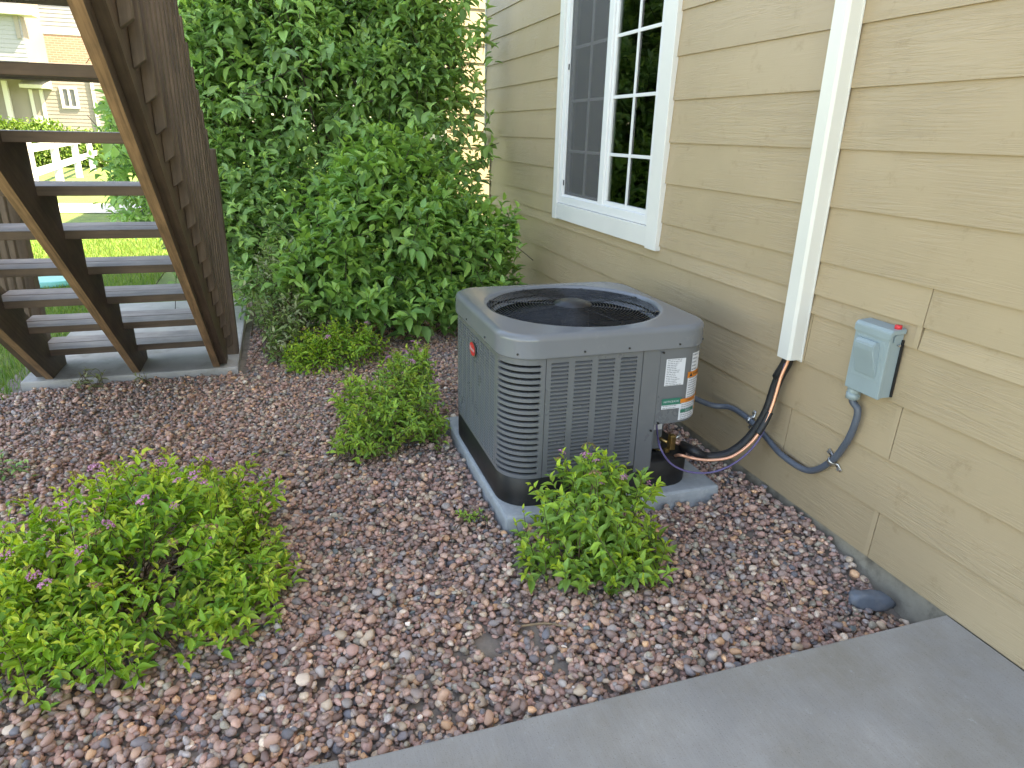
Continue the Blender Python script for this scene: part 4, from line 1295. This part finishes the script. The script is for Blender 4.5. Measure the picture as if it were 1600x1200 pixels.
    # flower heads sit at shoot tips
    if flowers:
        order = np.argsort(-(tip[:, 2]+r.uniform(0, .25, n)))[:flowers*2]
        sel = r.choice(order, min(flowers, len(order)), replace=False)
        kinds = [np.array((.60, .30, .44)), np.array((.50, .24, .36)), np.array((.30, .20, .10)), np.array((.24, .19, .08))]
        fm = {}
        for i in sel:
            k = int(r.choice(4, p=[.36, .2, .24, .2]))
            if k not in fm:
                V = []; Fc = []; o2 = 0; CC = []
                for q in range(34):
                    a = r.uniform(0, 2*math.pi); rr_ = math.sqrt(r.uniform(0, 1))
                    c = np.array((rr_*math.cos(a), rr_*math.sin(a), .45*(1-rr_**2)+r.uniform(-.08, .12)))
                    V.append(IV1*r.uniform(.10, .19)+c); Fc.append(IF1+o2); o2 += len(IV1); CC.append(np.tile(kinds[k]*r.uniform(.7, 1.35), (len(IV1), 1)))
                ob = mesh('flower_cluster', np.vstack(V), np.vstack(Fc), M['flower'], rt, True, col=np.vstack(CC), origin=(0, 0, 0)); fm[k] = ob
                ob.location = tuple(tip[i]-WL[rt.name])
            else: ob = copyo(fm[k], rt, tip[i])
            s = r.uniform(.013, .023); ob.scale = (s, s, s)
            ob.rotation_euler = (r.normal(0, .35), r.normal(0, .35), r.uniform(0, 6))
    return rt
GREEN = [(.075, .165, .040), (.062, .142, .036), (.09, .19, .046), (.052, .12, .034)]
MIDG = [(.11, .235, .045), (.09, .205, .042), (.125, .255, .05), (.075, .175, .04)]
LIME = [(.17, .29, .034), (.14, .26, .034), (.10, .205, .032), (.21, .32, .04)]
SPG = [(.115, .245, .042), (.095, .21, .042), (.14, .28, .045), (.08, .18, .04)]
def avoid_stairs(P):
    return ((P[:, 1] < -.30) & (P[:, 1] > -1.6) & (P[:, 0] > -5.0)) | ((P[:, 0] > -3.35) & (P[:, 1] > .60) & (P[:, 2] < .80) & (P[:, 0] < -2.1))
GREEN = [mul((c[0]*1.3, c[1], c[2]*1.35), 3.1) for c in GREEN]; MIDG = [mul((c[0]*1.2, c[1], c[2]*1.3), 2.15) for c in MIDG]; LIME = [mul(c, 1.75) for c in LIME]; SPG = [mul((c[0]*1.3, c[1], c[2]), 2.05) for c in SPG]
rs = np.random.default_rng
shrub('tall_shrub', 'tall dense dark green shrub filling the space behind the stairs and window wall', [(-6.35, .25, 1.45, .85, 1.05, 1.55), (-6.5, -.62, 1.35, .75, .66, 1.35), (-6.2, .95, 1.55, .65, .72, 1.25), (-5.95, -.05, .75, .55, .75, .75), (-6.5, .35, 2.5, .75, 1.1, .75), (-6.15, 1.2, 1.5, .55, .58, 1.35), (-6.75, -.95, .95, .5, .5, .95), (-5.85, -.38, .55, .55, .45, .6), (-5.6, -.05, .30, .5, .40, .40), (-6.5, -.1, 2.1, .7, 1.0, .8), (-6.9, -.1, 1.5, .6, .85, 1.1)], (-6.2, .5, 0), 4000, .27, 10, .104, .50, GREEN, rs(21), M['leaf'], updir=.35, tipcol=(.40, .60, .15), tipfrac=.45, n_ind=290, stems=30, droop=.75, avoid=avoid_stairs, stem_mat='bark')
shrub('leafy_shrub', 'mid-height brighter green broad-leaved shrub beside the far house wall', [(-5.2, .72, .72, .58, .62, .62), (-5.15, 1.25, .55, .5, .52, .60), (-5.05, .35, .42, .45, .45, .42), (-5.3, .8, 1.1, .38, .42, .38), (-4.95, .75, .30, .42, .55, .32), (-4.95, 1.25, .28, .38, .38, .30)], (-5.25, .8, 0), 1050, .26, 9, .117, .52, MIDG, rs(22), M['leaf'], updir=.55, tipcol=(.34, .55, .11), tipfrac=.45, n_ind=290, stems=18, droop=.6, avoid=avoid_stairs, stem_mat='bark')
shrub('variegated_shrub', 'sparse grey-green variegated shrub at the foot of the stair post', [(-4.85, -.02, .24, .28, .24, .24), (-4.62, -.05, .14, .24, .16, .14), (-5.15, .02, .42, .30, .28, .32)], (-4.85, 0, 0), 260, .20, 8, .062, .40, [(.24, .36, .10), (.28, .38, .14), (.18, .30, .09), (.42, .47, .26)], rs(23), M['leaf'], n_ind=80, stems=16, droop=.6)
shrub('spirea', 'low golden spirea at the foot of the leafy green shrub', [(-4.38, .30, .13, .26, .30, .17), (-4.30, .12, .10, .2, .2, .12)], (-4.36, .28, 0), 190, .12, 10, .042, .42, LIME, rs(24), M['spleaf'], 'spirea bushes in the gravel', updir=.8, tipcol=(.42, .52, .06), tipfrac=.45, n_ind=60, stems=10, flowers=4)
shrub('spirea', 'rounded green spirea between the gravel path and left side of the concrete pad', [(-3.18, .42, .17, .30, .27, .20), (-3.05, .62, .10, .16, .13, .10), (-3.38, .62, .24, .22, .2, .20), (-3.0, .30, .10, .15, .18, .12)], (-3.18, .45, 0), 330, .13, 11, .044, .40, SPG, rs(25), M['spleaf'], 'spirea bushes in the gravel', updir=.8, tipcol=(.40, .48, .07), tipfrac=.45, n_ind=150, stems=16, flowers=14, avoid=lambda P: (P[:, 1] > .70) & (P[:, 2] < .78))
shrub('spirea', 'bright green spirea in front of the condenser louvres at the pad corner', [(-1.93, .97, .23, .19, .22, .215), (-1.90, .90, .08, .22, .24, .09), (-1.82, 1.05, .09, .17, .19, .09)], (-1.93, .96, 0), 230, .15, 10, .054, .44, SPG, rs(26), M['spleaf'], 'spirea bushes in the gravel', updir=.85, tipcol=(.48, .62, .06), tipfrac=.5, n_ind=290, stems=26, flowers=12, avoid=lambda P: (P[:, 0] < -2.19) & (P[:, 2] < .9))
shrub('spirea', 'largest spreading lime green spirea with pink flower clusters', [(-2.15, -.56, .19, .38, .40, .26), (-2.05, -.86, .15, .34, .28, .19), (-2.05, -.24, .11, .30, .20, .15), (-1.86, -.62, .11, .22, .30, .15), (-2.42, -.42, .15, .22, .32, .18)], (-2.12, -.55, 0), 1000, .14, 11, .043, .42, LIME, rs(27), M['spleaf'], 'spirea bushes in the gravel', updir=.7, tipcol=(.58, .66, .09), tipfrac=.5, n_ind=290, stems=40, flowers=60, avoid=lambda P: (np.sin(P[:, 0]*13+1)*np.sin(P[:, 1]*11+.5) > .62) & (P[:, 2] > .10))
# small sprouts
def sprout(label, px, n, h, seed, cols, leaf=.028):
    P = onZ(px, 0)
    shrub('weed_sprout', label, [(P[0], P[1], h*.4, h*.7, h*.9, h*.5)], (P[0], P[1], 0), n, h*.8, 6, leaf, .42, cols, rs(seed), M['spleaf'], cat='weed', n_ind=12, stems=5, zmin=.008, droop=.5)
sprout('small green sprouts creeping beside the near corner of the concrete pad', (738, 818), 12, .07, 31, SPG)
sprout('sprig at the left border of the gravel beyond the flowering bush', (4, 745), 14, .14, 32, GREEN, .04)
wl_ = onZ((140, 585), .03)
shrub('wilted_weed', 'wilted pale weed on the near edge of the stair landing', [(-4.25, -1.10, .07, .12, .12, .08)], (-4.25, -1.10, 0), 10, .13, 6, .05, .38, [(.27, .30, .13), (.34, .34, .17)], rs(33), M['leaf'], cat='weed', n_ind=20, stems=5, droop=.9)
shrub('wilted_weed', 'small wilted sprig at the foot of the middle stringer', [(-4.27, -.86, .04, .06, .05, .05)], (-4.27, -.86, 0), 5, .08, 5, .035, .38, [(.27, .30, .13), (.34, .34, .17)], rs(34), M['leaf'], cat='weed', n_ind=8, stems=3, droop=.9)

# grass blades
def grass(n, xr, yr, h, seed, test):
    r = rs(seed)
    x = r.uniform(*xr, n); y = r.uniform(*yr, n)
    k = test(x, y); x, y = x[k], y[k]; n = len(x)
    a = r.uniform(0, 2*math.pi, n); hh = h*r.uniform(.5, 1.25, n); ln = r.uniform(.15, .75, n)*hh
    w = r.uniform(.0018, .0034, n)
    B = np.stack([x, y, np.full(n, -.012)], -1)
    lean = np.stack([np.cos(a), np.sin(a), np.zeros(n)], -1); side = np.stack([-np.sin(a), np.cos(a), np.zeros(n)], -1)
    up = np.array([0, 0, 1.0])
    v0 = B-side*w[:, None]; v1 = B+side*w[:, None]
    mid = B+up*(hh*.6)[:, None]+lean*(ln*.3)[:, None]
    v2 = mid-side*(w*.8)[:, None]; v3 = mid+side*(w*.8)[:, None]
    v4 = B+up*hh[:, None]+lean*ln[:, None]
    V = np.stack([v0, v1, v2, v3, v4], 1).reshape(-1, 3)
    Fc = (np.array([(0, 1, 3), (0, 3, 2), (2, 3, 4)])[None]+(np.arange(n)*5)[:, None, None]).reshape(-1, 3)
    pal = np.array([(.13, .25, .04), (.17, .29, .05), (.10, .21, .04), (.22, .29, .07)])
    col = pal[r.integers(4, size=n)]*r.uniform(.8, 1.2, (n, 1))
    o = mesh('grass', V, Fc, M['grass'], None, False, col=np.repeat(col, 5, 0)); tag(o, 'short green lawn grass beyond the stairs', 'grass', kind='stuff')
grass(70000, (-10.5, -3.6), (-4.6, -1.2), .055, 41, lambda x, y: ((y < -1.52) | (x < -6.32)))
# turquoise lid lying on the lawn
P = onZ((74, 441), .03)
tq = mesh('plastic_lid', [(P[0]+.16*math.cos(a)*(1.0 if z else 1.05), P[1]+.24*math.sin(a)*(1.0 if z else 1.05), .01+.05*z) for z in (0, 1) for a in np.linspace(0, 2*math.pi, 25)[:-1]], [tuple(range(24, 48)), tuple(range(23, -1, -1))]+[(i, (i+1) % 24, (i+1) % 24+24, i+24) for i in range(24)], M['turq'])
bev(tq, .008, 2); tag(tq, 'turquoise plastic lid lying on the lawn behind the stairs', 'lid')

# ================================================================== BACKGROUND
# neighbouring cream-sided house end past the corner
nb = root('neighbour_house', (-11, 6, 0), 'cream-sided neighbouring house seen past the corner of the tan house', 'house')
V = []; Fc = []
for k in range(34):
    z = .1+.1958*k; q = len(V)
    V += [(-8.90, 2.05, z), (-8.90, 9.0, z), (-8.912, 9.0, z+.1955), (-8.912, 2.05, z+.1955), (-8.912, 2.05, z), (-8.912, 9.0, z)]
    Fc += [(q, q+1, q+2, q+3), (q+4, q+5, q+1, q)]
o = mesh('siding', V, Fc, M['cream'], nb)
box('wall', -15, -8.913, 2.06, 9.0, 0, 6.7, M['cream'], nb)
box('corner_board', -8.915, -8.885, 1.98, 2.05, 0, 6.7, M['farwhite'], nb)
mesh('roof', [(-15.2, 1.6, 6.7), (-8.6, 1.6, 6.7), (-8.6, 9.4, 6.7), (-15.2, 9.4, 6.7), (-15.2, 5.5, 8.5), (-8.6, 5.5, 8.5)], [(3, 2, 1, 0), (0, 1, 5, 4), (2, 3, 4, 5), (0, 4, 3), (1, 2, 5)], M['roof'], nb)
# far house seen through the stairs; layout read from the photograph on the plane x = -45
BXX = -45.0
def bp(px, x=BXX): return onX(px, x)
fh = root('far_house', (-48, -11, 0), 'two-storey neighbour house with brick band and white siding beyond the hedge', 'house')
def sid(name, y0, y1, z0, z1, x, mat, ex=.19):
    V = []; Fc = []; z = z0
    while z < z1-.01:
        q = len(V); zt = min(z+ex, z1)
        V += [(x+.02, y0, z), (x+.02, y1, z), (x, y1, zt), (x, y0, zt), (x-.01, y0, z), (x-.01, y1, z)]
        Fc += [(q, q+1, q+2, q+3), (q+4, q+5, q+1, q)]; z = zt
    return mesh(name, V, Fc, mat, fh)
yL = bp((-60, 100))[1]; yR = bp((330, 100))[1]
z_g = -.05
z_low = bp((60, 97))[2]; z_brick = bp((60, 52))[2]; z_top = 9.5
ycor = bp((45, 60))[1]
box('core_wall', BXX-8, BXX-.05, yL, yR, z_g, z_top, M['greige'], fh)
sid('lower_siding', yL, yR, z_g, z_low-.3, BXX, M['greige'])
box('belt_trim', BXX-.03, BXX+.05, yL, yR, z_low-.3, z_low-.02, M['farwhite'], fh)
box('brick_wall', BXX-.04, BXX+.03, ycor, yR, z_low-.02, z_brick, M['brick'], fh)
box('belt_trim', BXX-.03, BXX+.06, ycor, yR, z_brick, z_brick+.22, M['farwhite'], fh)
sid('upper_siding', ycor, yR, z_brick+.22, z_top, BXX, M['whitesiding'])
mesh('roof', [(BXX-9, yL-1, z_top), (BXX+.8, yL-1, z_top), (BXX+.8, yR+1, z_top), (BXX-9, yR+1, z_top), (BXX-4, yL-1, z_top+3), (BXX-4, yR+1, z_top+3)], [(3, 2, 1, 0), (0, 1, 4), (1, 2, 5, 4), (2, 3, 5), (3, 0, 4, 5)], M['roof'], fh)
# window with two panes
w0 = bp((92, 135)); w1 = bp((126, 170))
wn_ = root('window', (BXX, (w0[1]+w1[1])/2, w1[2]), parent=fh)
yA, yB, zA, zB_ = w0[1], w1[1], w1[2], w0[2]
for q in ((yA, yA+.14, zA, zB_), (yB-.14, yB, zA, zB_), (yA+.14, yB-.14, zA, zA+.12), (yA+.14, yB-.14, zB_-.12, zB_), ((yA+yB)/2-.05, (yA+yB)/2+.05, zA+.12, zB_-.12)):
    box('frame', BXX+.03, BXX+.10, q[0], q[1], q[2], q[3], M['farwhite'], wn_)
box('pane', BXX+.031, BXX+.05, yA+.14, (yA+yB)/2-.05, zA+.12, zB_-.12, M['farglass'], wn_)
box('pane', BXX+.031, BXX+.05, (yA+yB)/2+.05, yB-.14, zA+.12, zB_-.12, M['farglass'], wn_)
# porch: canopy, recessed panel with white sides, white post
a0 = bp((37, 128)); a1 = bp((82, 138))
V = [(BXX+.02, a0[1], a0[2]+.1), (BXX+.02, a1[1], a0[2]+.1), (BXX+.9, a1[1], a1[2]+.12), (BXX+.9, a0[1], a1[2]+.12), (BXX+.02, a0[1], a1[2]-.05), (BXX+.02, a1[1], a1[2]-.05), (BXX+.9, a1[1], a1[2]-.05), (BXX+.9, a0[1], a1[2]-.05)]
mesh('canopy', V, [(0, 1, 2, 3), (7, 6, 5, 4), (3, 2, 6, 7), (0, 3, 7, 4), (1, 5, 6, 2)], M['farwhite'], fh)
p0 = bp((50, 138)); p1 = bp((70, 184))
box('door', BXX+.021, BXX+.06, p0[1], p1[1], z_g, p0[2]-.1, M['greige'], fh)
for yy in (p0[1]-.16, p1[1]): box('door_trim', BXX+.021, BXX+.12, yy, yy+.16, z_g, p0[2]-.05, M['farwhite'], fh)
box('door_panel', BXX+.061, BXX+.08, p0[1]+.05, p1[1]-.05, z_g, 1.75, M['farwhite'], fh)
q0 = bp((10, 140)); box('porch_post', BXX+.4, BXX+.62, q0[1], q0[1]+.22, z_g, q0[2]+.4, M['farwhite'], fh)
q0 = bp((143, 140)); box('downspout', BXX+.03, BXX+.14, q0[1], q0[1]+.14, z_g, z_low-.3, M['farwhite'], fh)
# projecting wing on the left with its eave
wing_x = BXX+3.5
yw = onX((37, 60), wing_x)[1]
box('wing_wall', BXX+.0, wing_x-.05, yL-3, yw, z_low-.8, z_top-1.2, M['greige'], fh)
def sid2(y0, y1, z0, z1, x):
    V = []; Fc = []; z = z0
    while z < z1-.01:
        q = len(V); zt = min(z+.19, z1)
        V += [(x+.02, y0, z), (x+.02, y1, z), (x, y1, zt), (x, y0, zt), (x-.01, y0, z), (x-.01, y1, z)]
        Fc += [(q, q+1, q+2, q+3), (q+4, q+5, q+1, q)]; z = zt
    mesh('wing_siding', V, Fc, M['whitesiding'], fh)
sid2(yL-3, yw, z_low-.8, z_top-1.2, wing_x-.03)
e0 = onX((14, 12), wing_x); e1 = onX((55, 24), wing_x)
box('eave', wing_x-.6, wing_x+.5, yL-3, e1[1], e1[2]-.05, e1[2]+.28, M['farwhite'], fh)
wq0 = onX((19, 18), wing_x); wq1 = onX((34, 60), wing_x)
box('shaded_return', wing_x-.02, wing_x+.05, wq0[1], wq1[1], wq1[2], wq0[2], M['greige'], fh)  # flat panel whose darker colour stands for the shaded return wall
# hedge and white rail fence
def hedge(name, label, blobs, n, leaf, cols, seed):
    r = rs(seed)
    w = np.array([b[3]*b[4]*b[5] for b in blobs]); w = w/w.sum()
    B = np.array(blobs)[r.choice(len(blobs), n, p=w)]
    d = unit(r.normal(size=(n, 3))); d[:, 2] = np.where(d[:, 2] < -.6, -d[:, 2], d[:, 2])
    P = B[:, :3]+d*B[:, 3:6]*r.uniform(.75, 1.05, (n, 1))*(1+.12*np.sin(P_ if False else d[:, :1]*9))
    A = unit(r.normal(size=(n, 3))+d*.6); Nn = unit(d+r.normal(size=(n, 3))*.5)
    k = P[:, 2] > .0
    P, A, Nn = P[k], A[k], Nn[k]; n = len(P)
    Ln = leaf*r.uniform(.6, 1.3, n)
    W = build_leaves(P, A, Nn, Ln, Ln*.55).reshape(-1, 3)
    Fc = (LF[None]+(np.arange(n)*11)[:, None, None]).reshape(-1, 3)
    col = np.array(cols)[r.integers(len(cols), size=n)]*r.uniform(.7, 1.3, (n, 1))
    rt = root(name, (blobs[0][0], blobs[0][1], 0), label, 'hedge')
    o = mesh('foliage', W, Fc, M['spleaf'], rt, True, col=np.repeat(col, 11, 0)); tag(o, kind='stuff')
    parts = []
    for b in blobs:
        for _ in range(4):
            g = np.array((b[0]+r.normal(0, .2), b[1]+r.normal(0, .3), 0)); e = g+np.array((r.normal(0, .3), r.normal(0, .3), b[5]*1.2))
            parts.append(tube_geo([g, (g+e)/2+r.normal(0, .05, 3), e], np.array([.03, .02, .01]), 5, False))
    V, Fc = merge(parts); mesh('stems', V, Fc, M['bark'], rt, True)
hx = -29.0
hb = []
for px_ in range(-30, 190, 26):
    P = onX((px_, 205), hx)
    hb.append((hx+random.uniform(-.3, .3), P[1], .45, .8, .62, .72 if px_ > 90 else 1.0))
hedge('clipped_hedge', 'bright sunlit hedge in front of the brick-banded house', hb, 9000, .13, [(.11, .20, .03), (.14, .23, .04), (.09, .17, .03)], 51)
fn = root('rail_fence', (-21, -5.5, 0), 'white two-rail fence at the far end of the lawn', 'fence')
A0 = np.array(onZ((96, 292), 0)); A1 = np.array(onZ((146, 266), 0)); dirf = (A1-A0)
posts = [A0-dirf*.95, A0-dirf*.45, A0, A0+dirf*.5, A1, A1+dirf*.55]
for p in posts:
    box('post', p[0]-.07, p[0]+.07, p[1]-.07, p[1]+.07, -.05, 1.12, M['farwhite'], fn)
for i in range(len(posts)-1):
    p, q = posts[i], posts[i+1]
    for z in (.42, .88):
        V = []
        for e in (p, q): V += [(e[0], e[1], z), (e[0], e[1], z+.15), (e[0]+.05, e[1]+.04, z+.15), (e[0]+.05, e[1]+.04, z)]
        mesh('rail', V, [(0, 1, 2, 3), (4, 7, 6, 5), (0, 4, 5, 1), (1, 5, 6, 2), (2, 6, 7, 3), (3, 7, 4, 0)], M['farwhite'], fn)
